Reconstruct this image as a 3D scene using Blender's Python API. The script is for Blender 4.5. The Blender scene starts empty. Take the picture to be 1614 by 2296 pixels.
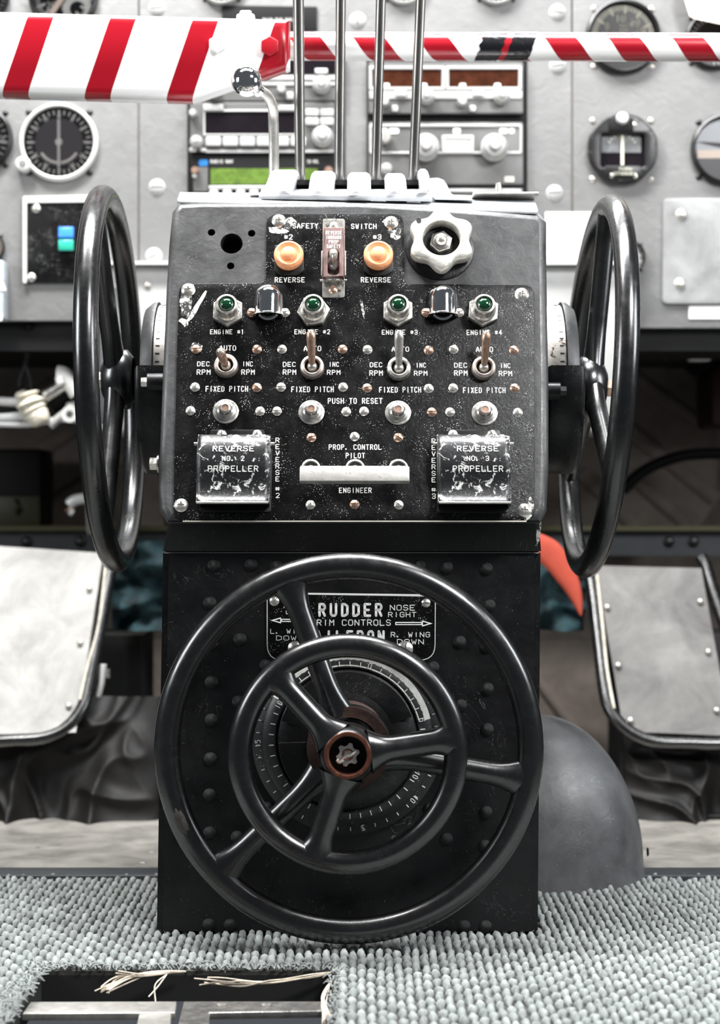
import bpy, bmesh, math, random
from mathutils import Vector, Matrix, noise
random.seed(7)
PI = math.pi
sin, cos, rad = math.sin, math.cos, math.radians
C = bpy.context.scene.collection
SC = bpy.context.scene
# ---------------- camera ----------------
F = 4200.0            # focal length in pixels of a 1614 x 2296 frame
HC = 0.388            # lens height
cam = bpy.data.cameras.new('camera')
camo = bpy.data.objects.new('camera', cam); C.objects.link(camo)
camo.location = (0, 0, HC); camo.rotation_euler = (PI/2, 0, 0)
cam.sensor_fit = 'VERTICAL'; cam.sensor_height = 36.0; cam.lens = 36.0*F/2296
cam.clip_start = 0.05
cam.dof.use_dof = True; cam.dof.focus_distance = 1.72; cam.dof.aperture_fstop = 5.6
SC.camera = camo
# ---------------- world, light, exposure ----------------
w = bpy.data.worlds.new('world'); SC.world = w; w.use_nodes = True
w.node_tree.nodes['Background'].inputs[0].default_value = (0.82, 0.9, 1.0, 1)
w.node_tree.nodes['Background'].inputs[1].default_value = 0.06
def area(name, loc, target, sx, sy, power, col=(1, 1, 1)):
    l = bpy.data.lights.new(name, 'AREA'); l.shape = 'RECTANGLE'; l.size = sx; l.size_y = sy
    l.energy = power; l.color = col
    o = bpy.data.objects.new(name, l); C.objects.link(o); o.location = loc
    o.rotation_euler = (Vector(target)-Vector(loc)).to_track_quat('-Z', 'Y').to_euler()
area('overhead_window_light', (-0.65, 1.70, 2.0), (0.05, 2.0, 0.4), 0.3, 0.2, 24, (1.0, 0.985, 0.96))
area('overhead_fill', (0.0, 1.80, 2.3), (0.0, 1.78, 0.3), 1.3, 0.5, 62, (0.98, 0.99, 1.0))  # broad overhead fill added for wheel highlights and a brighter carpet
area('windscreen_light', (0.0, 3.3, 2.35), (0.0, 1.7, 0.3), 1.5, 0.45, 60, (0.97, 0.99, 1.0))
area('side_window_light_left', (-1.35, 1.35, 0.95), (0, 1.8, 0.4), 0.4, 0.55, 7, (0.95, 0.98, 1.0))
area('side_window_light_right', (1.35, 1.45, 0.95), (0, 1.8, 0.4), 0.4, 0.55, 6.5, (0.93, 0.97, 1.0))
area('carpet_fill', (0.95, 0.75, 1.6), (0.32, 1.42, 0.0), 0.35, 0.35, 21, (1, 1, 1))  # unseen fill added to brighten the near right carpet
SC.view_settings.view_transform = 'Standard'; SC.view_settings.look = 'None'
SC.view_settings.gamma = 1.0; SC.view_settings.use_curve_mapping = False
SC.view_settings.exposure = 0.8
SC.cycles.use_denoising = True
SC.cycles.max_bounces = 8
# ---------------- helpers: space ----------------
def P(px, py, d):
    return Vector(((px-807)*d/F, d, HC-(py-1148)*d/F))
class Frame:
    """an upright plane through pixel row py0 at distance d0, leaning back by t degrees"""
    def __init__(s, py0, d0, t):
        s.ux = Vector((1, 0, 0)); t = rad(t)
        s.uy = Vector((0, sin(t), cos(t))); s.n = Vector((0, -cos(t), sin(t)))
        s.o = P(807, py0, d0)
        s.M0 = s.mat3(s.o)
    def mat3(s, o):
        m = Matrix.Identity(4)
        for i, v in enumerate((s.ux, s.uy, s.n)):
            for j in range(3): m[j][i] = v[j]
        m.translation = o
        return m
    def at(s, px, py, off=0.0):
        d = Vector(((px-807)/F, 1, -(py-1148)/F)); e = Vector((0, 0, HC))
        k = (s.o + s.n*off - e).dot(s.n)/d.dot(s.n)
        return e + d*k
    def loc(s, px, py, off=0.0):
        v = s.at(px, py, off)-s.o
        return Vector((v.dot(s.ux), v.dot(s.uy), v.dot(s.n)))
    def mat(s, px, py, off=0.0, rot=0.0):
        return s.mat3(s.at(px, py, off)) @ Matrix.Rotation(rot, 4, 'Z')
    def k(s, px, py):
        return s.at(px, py).y/F
U = Frame(1170, 1.715, 18)       # sloping face of the upper box
L = Frame(2085, 1.728, 2.8)      # face of the lower cover
B = Frame(1148, 2.45, 0)         # instrument panel
# ---------------- helpers: objects ----------------
MAT = {}
def thing(name, label, cat, M=None, group=None, kind=None):
    o = bpy.data.objects.new(name, None); C.objects.link(o); o.empty_display_size = 0.01
    o.matrix_world = M if M is not None else Matrix.Identity(4)
    o['label'] = label; o['category'] = cat
    if group: o['group'] = group
    if kind: o['kind'] = kind
    MAT[o.name] = o.matrix_world.copy()
    return o
def tag(o, label, cat, group=None, kind=None):
    o['label'] = label; o['category'] = cat
    if group: o['group'] = group
    if kind: o['kind'] = kind
    return o
def part(name, me, mat, parent=None, M=None, label=None, kind=None):
    """link a mesh; M places it in the parent's space"""
    o = bpy.data.objects.new(name, me); C.objects.link(o)
    if mat is not None and len(me.materials) == 0: me.materials.append(mat)
    if parent is not None: o.parent = parent
    if M is not None: o.matrix_local = M
    if label: o['label'] = label
    if kind: o['kind'] = kind
    return o
def inv(o): return MAT[o.name].inverted()
def T(x, y, z=0.0): return Matrix.Translation((x, y, z))
def RZ(a): return Matrix.Rotation(a, 4, 'Z')
def RX(a): return Matrix.Rotation(a, 4, 'X')
def RY(a): return Matrix.Rotation(a, 4, 'Y')
def S(a, b=None, c=None):
    return Matrix.Diagonal((a, a if b is None else b, a if c is None else c, 1))
# ---------------- helpers: meshes ----------------
def mesh(v, f, smooth=True, name='m'):
    me = bpy.data.meshes.new(name); me.from_pydata([tuple(x) for x in v], [], f); me.update()
    if smooth: me.shade_smooth()
    return me
def xf(me, M): me.transform(M); return me
def sharp(me, a=35):
    """smooth shading with sharp edges above a degrees"""
    me.shade_smooth()
    for p_ in me.polygons:
        if p_.loop_total > 8: p_.use_smooth = False
    bm = bmesh.new(); bm.from_mesh(me)
    for e in bm.edges:
        if len(e.link_faces) == 2 and e.calc_face_angle(0) > rad(a): e.smooth = False
    bm.to_mesh(me); bm.free()
    return me
def lathe(prof, n=32, ang=35, close=False):
    v, f = [], []
    m = len(prof)
    for i in range(n):
        a = 2*PI*i/n
        for r, z in prof: v.append((r*cos(a), r*sin(a), z))
    for i in range(n):
        j = (i+1) % n
        for q in range(m-1 if not close else m):
            q2 = (q+1) % m
            f.append((i*m+q, j*m+q, j*m+q2, i*m+q2))
    me = mesh(v, f)
    bm = bmesh.new(); bm.from_mesh(me)
    bmesh.ops.remove_doubles(bm, verts=bm.verts, dist=1e-7)
    bmesh.ops.recalc_face_normals(bm, faces=bm.faces)
    bm.to_mesh(me); bm.free()
    return sharp(me, ang)
def rnd(pts, r, n=4):
    """round each corner of a closed outline; r number or list"""
    out = []; N = len(pts)
    for i, p in enumerate(pts):
        rr = r[i] if isinstance(r, (list, tuple)) else r
        p = Vector(p); a = Vector(pts[i-1]); b = Vector(pts[(i+1) % N])
        if rr <= 0: out.append((p.x, p.y)); continue
        da, db = (a-p), (b-p)
        q = min(rr, da.length*.45, db.length*.45)
        s, e = p+da.normalized()*q, p+db.normalized()*q
        for k in range(n+1):
            t = k/n
            v = s*(1-t)**2+p*2*t*(1-t)+e*t*t
            out.append((v.x, v.y))
    return out
def circ(x, y, r, n=24, a0=0.0, ry=None):
    ry = ry or r
    return [(x+r*cos(a0+2*PI*i/n), y+ry*sin(a0+2*PI*i/n)) for i in range(n)]
def plate(outline, t, bev=0.0, holes=(), z0=0.0, ang=40):
    """flat plate with holes, bottom at z0, thickness t"""
    cu = bpy.data.curves.new('c', 'CURVE'); cu.dimensions = '2D'; cu.fill_mode = 'BOTH'
    bev = min(bev, t*.49)
    cu.extrude = t/2-bev; cu.bevel_depth = bev; cu.bevel_resolution = 2; cu.offset = -bev
    for pts in [outline]+list(holes):
        s = cu.splines.new('POLY'); s.points.add(len(pts)-1); s.use_cyclic_u = True
        for i, p in enumerate(pts): s.points[i].co = (p[0], p[1], 0, 1)
    o = bpy.data.objects.new('t', cu)
    me = bpy.data.meshes.new_from_object(o)
    bpy.data.objects.remove(o); bpy.data.curves.remove(cu)
    me.transform(T(0, 0, z0+t/2))
    bm = bmesh.new(); bm.from_mesh(me); bmesh.ops.remove_doubles(bm, verts=bm.verts, dist=1e-7); bm.to_mesh(me); bm.free()
    return sharp(me, ang)
def rect(x0, y0, x1, y1): return [(x0, y0), (x1, y0), (x1, y1), (x0, y1)]
def box(sx, sy, sz, bev=0.0, c=(0, 0, 0), seg=2):
    bm = bmesh.new(); bmesh.ops.create_cube(bm, size=1)
    bmesh.ops.scale(bm, vec=(sx, sy, sz), verts=bm.verts)
    if bev > 0: bmesh.ops.bevel(bm, geom=list(bm.edges), offset=bev, segments=seg, profile=.5, affect='EDGES')
    bmesh.ops.translate(bm, vec=c, verts=bm.verts)
    me = bpy.data.meshes.new('b'); bm.to_mesh(me); bm.free()
    return sharp(me, 50) if bev > 0 else me
def wbox(x0, x1, y0, y1, z0, z1, bev=0.0):
    return box(abs(x1-x0), abs(y1-y0), abs(z1-z0), bev, ((x0+x1)/2, (y0+y1)/2, (z0+z1)/2))
def join(*mes):
    bm = bmesh.new()
    for m in mes: bm.from_mesh(m)
    me = bpy.data.meshes.new('j'); bm.to_mesh(me); bm.free()
    return me
def sweep(pts, ra, rb=None, up=(0, 0, 1), closed=False, n=14, caps=True):
    pts = [Vector(p) for p in pts]; N = len(pts)
    ra = ra if isinstance(ra, (list, tuple)) else [ra]*N
    rb = ra if rb is None else (rb if isinstance(rb, (list, tuple)) else [rb]*N)
    up = Vector(up); v, f = [], []
    for i, p in enumerate(pts):
        a = pts[i-1] if (i > 0 or closed) else p
        b = pts[(i+1) % N] if (i < N-1 or closed) else p
        t = (b-a).normalized()
        s = t.cross(up)
        s = s.normalized() if s.length > 1e-5 else t.cross(Vector((0, 1, .01))).normalized()
        q = s.cross(t).normalized()
        for k in range(n):
            an = 2*PI*k/n
            v.append(p+s*(ra[i]*cos(an))+q*(rb[i]*sin(an)))
    M_ = N if closed else N-1
    for i in range(M_):
        j = (i+1) % N
        for k in range(n):
            l = (k+1) % n
            f.append((i*n+k, i*n+l, j*n+l, j*n+k))
    if not closed and caps:
        f.append(tuple(range(n))); f.append(tuple((N-1)*n+k for k in reversed(range(n))))
    return sharp(mesh(v, f), 60)
def spline(pts, n=8):
    """Catmull-Rom through points"""
    pts = [Vector(p) for p in pts]; out = []
    for i in range(len(pts)-1):
        p0 = pts[max(i-1, 0)]; p1 = pts[i]; p2 = pts[i+1]; p3 = pts[min(i+2, len(pts)-1)]
        for k in range(n):
            t = k/n
            out.append(.5*((2*p1)+(p2-p0)*t+(2*p0-5*p1+4*p2-p3)*t*t+(3*p1-p0-3*p2+p3)*t**3))
    out.append(pts[-1]); return out
GL = {'A': '06 04 20 44 46|14 34', 'B': '00 06 36 45 44 33 03|33 42 41 30 00', 'C': '45 36 16 05 01 10 30 41', 'D': '00 06 26 45 41 20 00', 'E': '46 06 00 40|03 33', 'F': '06 00 40|03 33',
 'G': '41 30 10 01 05 16 36 45 43 23', 'H': '00 06|40 46|03 43', 'I': '20 26', 'J': '40 45 36 16 05', 'K': '00 06|40 03 46', 'L': '00 06 46', 'M': '06 00 23 40 46', 'N': '06 00 46 40',
 'O': '10 30 41 45 36 16 05 01 10', 'P': '06 00 30 41 42 33 03', 'Q': '10 30 41 45 36 16 05 01 10|24 46', 'R': '06 00 30 41 42 33 03|23 46', 'S': '41 30 10 01 02 13 33 44 45 36 16 05',
 'T': '00 40|20 26', 'U': '00 05 16 36 45 40', 'V': '00 26 40', 'W': '00 16 22 36 40', 'X': '00 46|40 06', 'Y': '00 23 40|23 26', 'Z': '00 40 06 46', '#': '11 15|31 35|02 42|04 44',
 '1': '11 20 26', '2': '01 10 30 41 42 06 46', '3': '01 10 30 41 42 33 44 45 36 16 05|13 33', '4': '36 30 04 44', '5': '40 00 02 32 43 45 36 06', '6': '31 20 10 01 05 16 36 45 44 33 03', '7': '00 40 16',
 '8': '13 02 01 10 30 41 42 33 13 04 05 16 36 45 44 33', '9': '15 26 36 45 41 30 10 01 02 13 43', '0': '10 30 41 45 36 16 05 01 10', '.': '05 15 16 06 05', '-': '13 33', ' ': ''}
def text(s, w, h, bold=0.012, ext=0.0, sp=1.0):
    """engraved single-stroke capitals, centred, w x h overall"""
    n = len(s); wd = (h*.62 if n == 1 else w/(n-1+.72)); gw = (wd*(.76 if bold < .04 else .66)) if n > 1 else w
    t = h*(.066 if bold < .018 else (.074 if bold < .04 else .088))
    V, Fc = [], []
    gh = h-2*t; g2 = gw-2*t*.9
    for i, ch in enumerate(s):
        x0 = (i*(w-gw)/(n-1) if n > 1 else 0)-w/2+t*.9
        for st in GL.get(ch, '').split('|'):
            pts = [(x0+int(q[0])/4*g2, h/2-t-int(q[1])/6*gh) for q in st.split()]
            for a, b in zip(pts, pts[1:]):
                dx, dy = b[0]-a[0], b[1]-a[1]; L_ = math.hypot(dx, dy)
                nx, ny = (-dy/L_*t, dx/L_*t) if L_ > 1e-9 else (t, 0)
                k = len(V)
                V += [(a[0]+nx, a[1]+ny, 0), (a[0]-nx, a[1]-ny, 0), (b[0]-nx, b[1]-ny, 0), (b[0]+nx, b[1]+ny, 0)]
                Fc.append((k, k+1, k+2, k+3))
            for a in pts:
                k = len(V); V += [(a[0]+t*cos(PI/4*q), a[1]+t*sin(PI/4*q), 0) for q in range(8)]; Fc.append(tuple(range(k, k+8)))
    me = mesh(V, Fc, False); me.transform(T(0, 0, .00012)); return me
def grid(nx, ny, fn):
    v = [fn(i/(nx-1), j/(ny-1)) for j in range(ny) for i in range(nx)]
    f = [(j*nx+i, j*nx+i+1, (j+1)*nx+i+1, (j+1)*nx+i) for j in range(ny-1) for i in range(nx-1)]
    return mesh(v, f)
def boolean(me, cutter):
    a = bpy.data.objects.new('a', me); b = bpy.data.objects.new('b', cutter)
    C.objects.link(a); C.objects.link(b)
    m = a.modifiers.new('x', 'BOOLEAN'); m.operation = 'DIFFERENCE'; m.object = b; m.solver = 'EXACT'
    bpy.context.view_layer.update()
    r = bpy.data.meshes.new_from_object(a.evaluated_get(bpy.context.evaluated_depsgraph_get()))
    bpy.data.objects.remove(a); bpy.data.objects.remove(b)
    return r
# ---------------- materials ----------------
def mat(name, col, rough=.5, metal=0.0, var=0.0, vscale=30, bump=0.0, bscale=200, specks=0.0, sscale=600, scol=(.7, .7, .68),
        coat=0.0, patch=None, pscale=20, pth=.6, trans=0.0, emit=None, stretch=None, rvar=0.0, aniso=None, scratch=0.0, ior=1.5, sheen=0.0, spec=.5):
    m = bpy.data.materials.new(name); m.use_nodes = True; nt = m.node_tree; N = nt.nodes; K = nt.links
    b = N['Principled BSDF']
    b.inputs['Roughness'].default_value = rough; b.inputs['Metallic'].default_value = metal
    b.inputs['Coat Weight'].default_value = coat; b.inputs['Coat Roughness'].default_value = .08
    b.inputs['Transmission Weight'].default_value = trans; b.inputs['IOR'].default_value = ior
    b.inputs['Sheen Weight'].default_value = sheen
    b.inputs['Specular IOR Level'].default_value = spec
    tc = N.new('ShaderNodeTexCoord'); co = tc.outputs['Object']
    if stretch:
        mp = N.new('ShaderNodeMapping'); mp.inputs['Scale'].default_value = stretch; K.new(co, mp.inputs[0]); co = mp.outputs[0]
    def noi(scale, detail=5, r=.6, dist=0.0):
        n = N.new('ShaderNodeTexNoise'); n.inputs['Scale'].default_value = scale; n.inputs['Detail'].default_value = detail
        n.inputs['Roughness'].default_value = r; n.inputs['Distortion'].default_value = dist; K.new(co, n.inputs['Vector']); return n
    def ramp(src, a, bb):
        r = N.new('ShaderNodeMapRange'); r.inputs[1].default_value = a; r.inputs[2].default_value = bb; K.new(src, r.inputs[0]); return r.outputs[0]
    def mix(fac, A, Bc):
        x = N.new('ShaderNodeMix'); x.data_type = 'RGBA'
        if isinstance(fac, float): x.inputs[0].default_value = fac
        else: K.new(fac, x.inputs[0])
        for i, c in ((6, A), (7, Bc)):
            if isinstance(c, tuple): x.inputs[i].default_value = (*c, 1) if len(c) == 3 else c
            else: K.new(c, x.inputs[i])
        return x.outputs[2]
    cur = tuple(col)
    if var > 0:
        n = noi(vscale, 6, .65, .5)
        cur = mix(ramp(n.outputs[0], .3, .7), tuple(c*(1-var) for c in col), tuple(min(1, c*(1+var)) for c in col))
    if patch:
        n = noi(pscale, 8, .7, 1.0)
        cur = mix(ramp(n.outputs[0], pth, pth+.03), cur, tuple(patch))
    if scratch > 0:
        n = N.new('ShaderNodeTexNoise'); n.inputs['Scale'].default_value = 14; n.inputs['Detail'].default_value = 3; n.inputs['Distortion'].default_value = 6
        K.new(co, n.inputs['Vector'])
        ma = N.new('ShaderNodeMath'); ma.operation = 'SUBTRACT'; ma.inputs[1].default_value = .5; K.new(n.outputs[0], ma.inputs[0])
        mb = N.new('ShaderNodeMath'); mb.operation = 'ABSOLUTE'; K.new(ma.outputs[0], mb.inputs[0])
        n2 = noi(22, 4)
        mc = N.new('ShaderNodeMath'); mc.operation = 'MULTIPLY'; K.new(ramp(mb.outputs[0], .0035, .0005), mc.inputs[0]); K.new(ramp(n2.outputs[0], .55, .65), mc.inputs[1])
        md = N.new('ShaderNodeMath'); md.operation = 'MULTIPLY'; md.inputs[1].default_value = scratch; K.new(mc.outputs[0], md.inputs[0])
        cur = mix(md.outputs[0], cur, (.5, .5, .48))
    if specks > 0:
        vo = N.new('ShaderNodeTexVoronoi'); vo.inputs['Scale'].default_value = sscale; K.new(co, vo.inputs['Vector'])
        n3 = noi(60, 3)
        mm = N.new('ShaderNodeMath'); mm.operation = 'MULTIPLY'; K.new(ramp(n3.outputs[0], .38, .72), mm.inputs[0]); mm.inputs[1].default_value = specks
        le = N.new('ShaderNodeMath'); le.operation = 'LESS_THAN'; K.new(vo.outputs['Distance'], le.inputs[0]); K.new(mm.outputs[0], le.inputs[1])
        me_ = N.new('ShaderNodeMath'); me_.operation = 'MULTIPLY'; me_.inputs[1].default_value = .75; K.new(le.outputs[0], me_.inputs[0])
        cur = mix(me_.outputs[0], cur, tuple(scol))
    if isinstance(cur, tuple): b.inputs['Base Color'].default_value = (*cur[:3], 1)
    else: K.new(cur, b.inputs['Base Color'])
    if rvar > 0:
        n = noi(vscale*1.7, 5, .7); r = N.new('ShaderNodeMapRange'); r.inputs[1].default_value = .3; r.inputs[2].default_value = .7
        r.inputs[3].default_value = max(.02, rough-rvar); r.inputs[4].default_value = min(1, rough+rvar); K.new(n.outputs[0], r.inputs[0]); K.new(r.outputs[0], b.inputs['Roughness'])
    if bump > 0:
        n = noi(bscale, 6, .62, .8); bp = N.new('ShaderNodeBump'); bp.inputs['Strength'].default_value = bump; bp.inputs['Distance'].default_value = .001
        K.new(n.outputs[0], bp.inputs['Height']); K.new(bp.outputs[0], b.inputs['Normal'])
    if emit:
        b.inputs['Emission Color'].default_value = (*emit[0], 1); b.inputs['Emission Strength'].default_value = emit[1]
    return m
def glassmat():
    m = bpy.data.materials.new('gauge_glass'); m.use_nodes = True; nt = m.node_tree; N = nt.nodes; K = nt.links
    N.remove(N['Principled BSDF'])
    t = N.new('ShaderNodeBsdfTransparent'); g = N.new('ShaderNodeBsdfGlossy'); g.inputs['Roughness'].default_value = .03
    fr = N.new('ShaderNodeFresnel'); fr.inputs[0].default_value = 1.5; mx = N.new('ShaderNodeMixShader')
    K.new(fr.outputs[0], mx.inputs[0]); K.new(t.outputs[0], mx.inputs[1]); K.new(g.outputs[0], mx.inputs[2])
    K.new(mx.outputs[0], N['Material Output'].inputs[0]); return m
m_box = mat('box_paint', (.044, .044, .045), .42, var=.35, vscale=25, bump=.55, bscale=70, specks=.12, sscale=420, rvar=.12, scratch=.25)
m_low = mat('lower_paint', (.0055, .0055, .006), .38, var=.4, vscale=20, bump=.4, bscale=60, specks=.1, sscale=380, rvar=.12, scratch=.3, spec=.35)
m_pan = mat('black_panel', (.0022, .0022, .0024), .34, var=.3, vscale=30, bump=.25, bscale=300, specks=.27, sscale=620, scratch=.35, rvar=.10, spec=.22)
m_wheel = mat('wheel_rubber', (.003, .003, .0032), .26, var=.3, vscale=40, bump=.02, bscale=150, specks=.07, sscale=400, rvar=.05, spec=1.0)
m_white = mat('white_ink', (.8, .8, .77), .6, var=.12, vscale=300)
m_edge = mat('bare_edge', (.55, .52, .45), .4, metal=.6)
m_steel = mat('steel', (.55, .53, .5), .28, metal=.9, var=.2, vscale=60, rvar=.1)
m_rod = mat('lever_rod_metal', (.24, .23, .215), .33, metal=.95, var=.25, vscale=50, stretch=(1, 1, .25))
m_nickel = mat('nickel', (.72, .69, .64), .3, metal=.85, var=.2, vscale=150, rvar=.12)
m_chrome = mat('chrome', (.86, .86, .86), .07, metal=1, var=.06, rvar=.04)
m_copper = mat('worn_brass', (.5, .33, .25), .35, metal=.85, var=.3, vscale=200, rvar=.12)
m_rust = mat('rusty_ring', (.032, .014, .010), .5, metal=.5, var=.6, vscale=120, bump=.5, bscale=200)
m_slot = mat('dark_hole', (.004, .004, .004), .7)
m_orange = mat('orange_rubber', (.85, .36, .17), .5, var=.15, vscale=150, bump=.1, coat=.1)
m_green = mat('green_lens', (.0015, .03, .010), .05, coat=1, spec=.8)
m_gap = mat('alu_band', (.5, .47, .43), .4, metal=.6, var=.35, vscale=60, bump=.3, bscale=150, patch=(.1, .07, .05), pscale=50, pth=.58)
m_alu = mat('brushed_aluminium', (.62, .6, .56), .35, metal=.8, var=.25, vscale=90, bump=.2, bscale=200)
m_gap2 = mat('stained_plate', (.25, .24, .22), .4, metal=.6, var=.5, vscale=90, patch=(.04, .035, .03), pscale=120, pth=.56)
m_copring = mat('copper_ring', (.22, .085, .055), .35, metal=.8, var=.4, vscale=200)
m_knob = mat('cast_aluminium', (.68, .66, .6), .4, metal=.55, var=.25, vscale=120, bump=.35, bscale=250, patch=(.2, .18, .15), pscale=100, pth=.64)
m_guard = mat('chipped_black_enamel', (.012, .012, .013), .35, var=.2, bump=.3, bscale=200, patch=(.6, .6, .58), pscale=110, pth=.555, specks=.2, sscale=500)
m_bar = mat('chipped_white_bar', (.40, .385, .36), .45, metal=.2, var=.15, vscale=80, patch=(.02, .02, .02), pscale=90, pth=.63, bump=.2)
m_red = mat('red_paint', (.36, .004, .013), .35, var=.1)
m_safety = mat('scuffed_red_guard', (.20, .13, .12), .4, metal=.5, var=.2, vscale=120)
m_grey = mat('grey_panel_paint', (.165, .165, .162), .5, var=.14, vscale=9, bump=1.0, bscale=55, rvar=.1)
m_grey2 = mat('pale_grey_paint', (.42, .42, .41), .5, var=.15, vscale=12, bump=.5, bscale=60)
m_hood = mat('quadrant_paint', (.50, .51, .53), .42, var=.15, vscale=40, bump=.25, bscale=90)
m_black = mat('instrument_black', (.005, .005, .0055), .35, var=.3, vscale=40, bump=.1)
m_blk2 = mat('matte_black', (.003, .003, .0035), .6, spec=.25)
m_bezel = mat('pale_bezel', (.7, .7, .68), .35, metal=.2)
m_cream = mat('cream_marks', (.78, .76, .62), .6)
m_paper = mat('white_paper', (.85, .84, .82), .6)
m_peach = mat('peach_paper', (.92, .78, .68), .6)
m_face = mat('radio_face', (.115, .115, .112), .4, var=.1, metal=.2)
m_face2 = mat('radio_light_trim', (.46, .46, .45), .35, metal=.3)
m_amber = mat('amber_display', (.045, .013, .006), .15, var=.5, vscale=60, coat=.4)
m_disp = mat('dark_display', (.008, .006, .008), .1, var=.3, coat=.5)
m_lcd = mat('green_display', (.08, .14, .02), .3, var=.5, vscale=120)
m_carpet = mat('carpet_yarn', (.265, .288, .278), .9, var=.5, vscale=70, bump=1.0, bscale=900, sheen=.2)
m_back = mat('carpet_backing', (.05, .05, .045), .9, var=.4, vscale=100, bump=.6)
m_floor = mat('worn_floor_plate', (.27, .255, .23), .45, metal=.3, var=.5, vscale=14, bump=.35, bscale=30, patch=(.12, .11, .1), pscale=9, pth=.62, scratch=.5)
m_fair = mat('fairing_paint', (.07, .072, .075), .42, var=.5, vscale=14, bump=.45, bscale=50, specks=.1, sscale=260, scratch=.6, rvar=.1)
m_insul = mat('quilted_lining', (.24, .20, .17), .9, var=.25, vscale=20)
m_dark = mat('footwell_black', (.012, .012, .012), .8)
m_beam = mat('beam_paint', (.022, .026, .029), .5, var=.3, vscale=30)
m_olive = mat('olive_primer', (.05, .045, .013), .6)
m_leather = mat('black_leather', (.005, .0042, .0038), .6, var=.4, vscale=20, bump=.3, bscale=80, spec=.25)
m_mesh = mat('pedal_mesh', (.34, .33, .31), .6, var=.35, vscale=14, bump=.3, patch=(.22, .20, .18), pscale=8, pth=.60)
m_teal = mat('teal_cloth', (.002, .02, .025), .85, var=.9, vscale=45, bump=.5)
m_ora = mat('orange_cloth', (.34, .045, .022), .85, var=.15)
m_yarn = mat('frayed_jute', (.6, .52, .42), .8, var=.3, vscale=200)
m_knit = mat('tape_wrap', (.62, .58, .48), .8, var=.3, vscale=80, bump=.8)
m_wire = mat('pale_cable', (.6, .6, .6), .5)
m_blue = mat('blue_switch', (.03, .20, .75), .3, coat=.4)
m_aqua = mat('aqua_switch', (.03, .42, .30), .3, coat=.4)
m_glass = glassmat()
def stripes(name, period, width, shear, x0, helix=0.0):
    m = mat(name, (.86, .85, .83), .28, coat=.3, bump=.05, bscale=60); nt = m.node_tree; N = nt.nodes; K = nt.links
    b = N['Principled BSDF']; tc = N.new('ShaderNodeTexCoord'); sp = N.new('ShaderNodeSeparateXYZ'); K.new(tc.outputs['Object'], sp.inputs[0])
    def M(op, a, bb=None):
        n = N.new('ShaderNodeMath'); n.operation = op
        for i, q in enumerate((a, bb)):
            if q is None: continue
            if isinstance(q, (int, float)): n.inputs[i].default_value = q
            else: K.new(q, n.inputs[i])
        return n.outputs[0]
    u = M('SUBTRACT', sp.outputs[0], x0)
    if helix:
        a = M('ARCTAN2', sp.outputs[2], M('MULTIPLY', sp.outputs[1], -1))
        u = M('ADD', u, M('MULTIPLY', a, period/(2*PI)*helix))
    else:
        u = M('SUBTRACT', u, M('MULTIPLY', sp.outputs[2], shear))
    fr = M('FRACT', M('ADD', M('DIVIDE', u, period), 100))
    st = M('LESS_THAN', fr, width)
    mx = N.new('ShaderNodeMix'); mx.data_type = 'RGBA'; K.new(st, mx.inputs[0])
    mx.inputs[6].default_value = (.86, .85, .83, 1); mx.inputs[7].default_value = (.33, .003, .012, 1)
    K.new(mx.outputs[2], b.inputs['Base Color']); return m

# ---------------- shared small pieces (unit size, scaled when placed) ----------------
def dome_head(cut):
    h = lathe([(0, .45), (.3, .42), (.6, .32), (.85, .16), (1, 0), (1, -.12), (0, -.12)], 20)
    if cut == 'slot': return sharp(boolean(h, box(2.4, .2, .5, 0, (0, 0, .38))), 40)
    c = join(box(.95, .2, .6, 0, (0, 0, .42)), box(.2, .95, .6, 0, (0, 0, .42)))
    a = boolean(h, box(.95, .2, .6, 0, (0, 0, .42)))
    return sharp(boolean(a, box(.2, .95, .6, 0, (0, 0, .42))), 40)
SLOT = {}; 
for key, mm in (('s', m_nickel), ('c', m_copper), ('g', m_grey2), ('b', m_black)):
    me = dome_head('slot'); me.materials.clear(); me.materials.append(mm); SLOT[key] = me
PHIL = dome_head('cross'); PHIL.materials.clear(); PHIL.materials.append(m_nickel)
DOT = lathe([(0, .006), (.6, .006), (1, 0)], 14)
def screw(parent, fr, px, py, r, kind='s', ang=0.0, off=0.0, lab=None):
    """a screw head on plane fr, child of parent"""
    k = fr.k(px, py)
    me = PHIL if kind == 'p' else SLOT[kind]
    W = fr.mat(px, py, off, ang) @ S(r*k)
    return part('screw', me, None, parent, inv(parent) @ W, label=lab)
def lettering(parent, fr, s, x0, y0, x1, y1, off=0.0, bold=.012, mt=None, name='lettering'):
    k = fr.k((x0+x1)/2, (y0+y1)/2)
    me = text(s, abs(x1-x0)*k, abs(y1-y0)*k, bold)
    return part(name, me, mt or m_white, parent, inv(parent) @ fr.mat((x0+x1)/2, (y0+y1)/2, off))
def fplate(parent, name, fr, pts, t, off, mt, bev=.0004, holes=(), label=None, M=None):
    """plate outlined in picture pixels on plane fr"""
    o = [tuple(fr.loc(x, y, off)[:2]) for x, y in pts]
    hs = [[tuple(fr.loc(x, y, off)[:2]) for x, y in h] for h in holes]
    me = plate(o, t, bev, hs, z0=off)
    return part(name, me, mt, parent, inv(parent) @ fr.M0, label=label)
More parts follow.
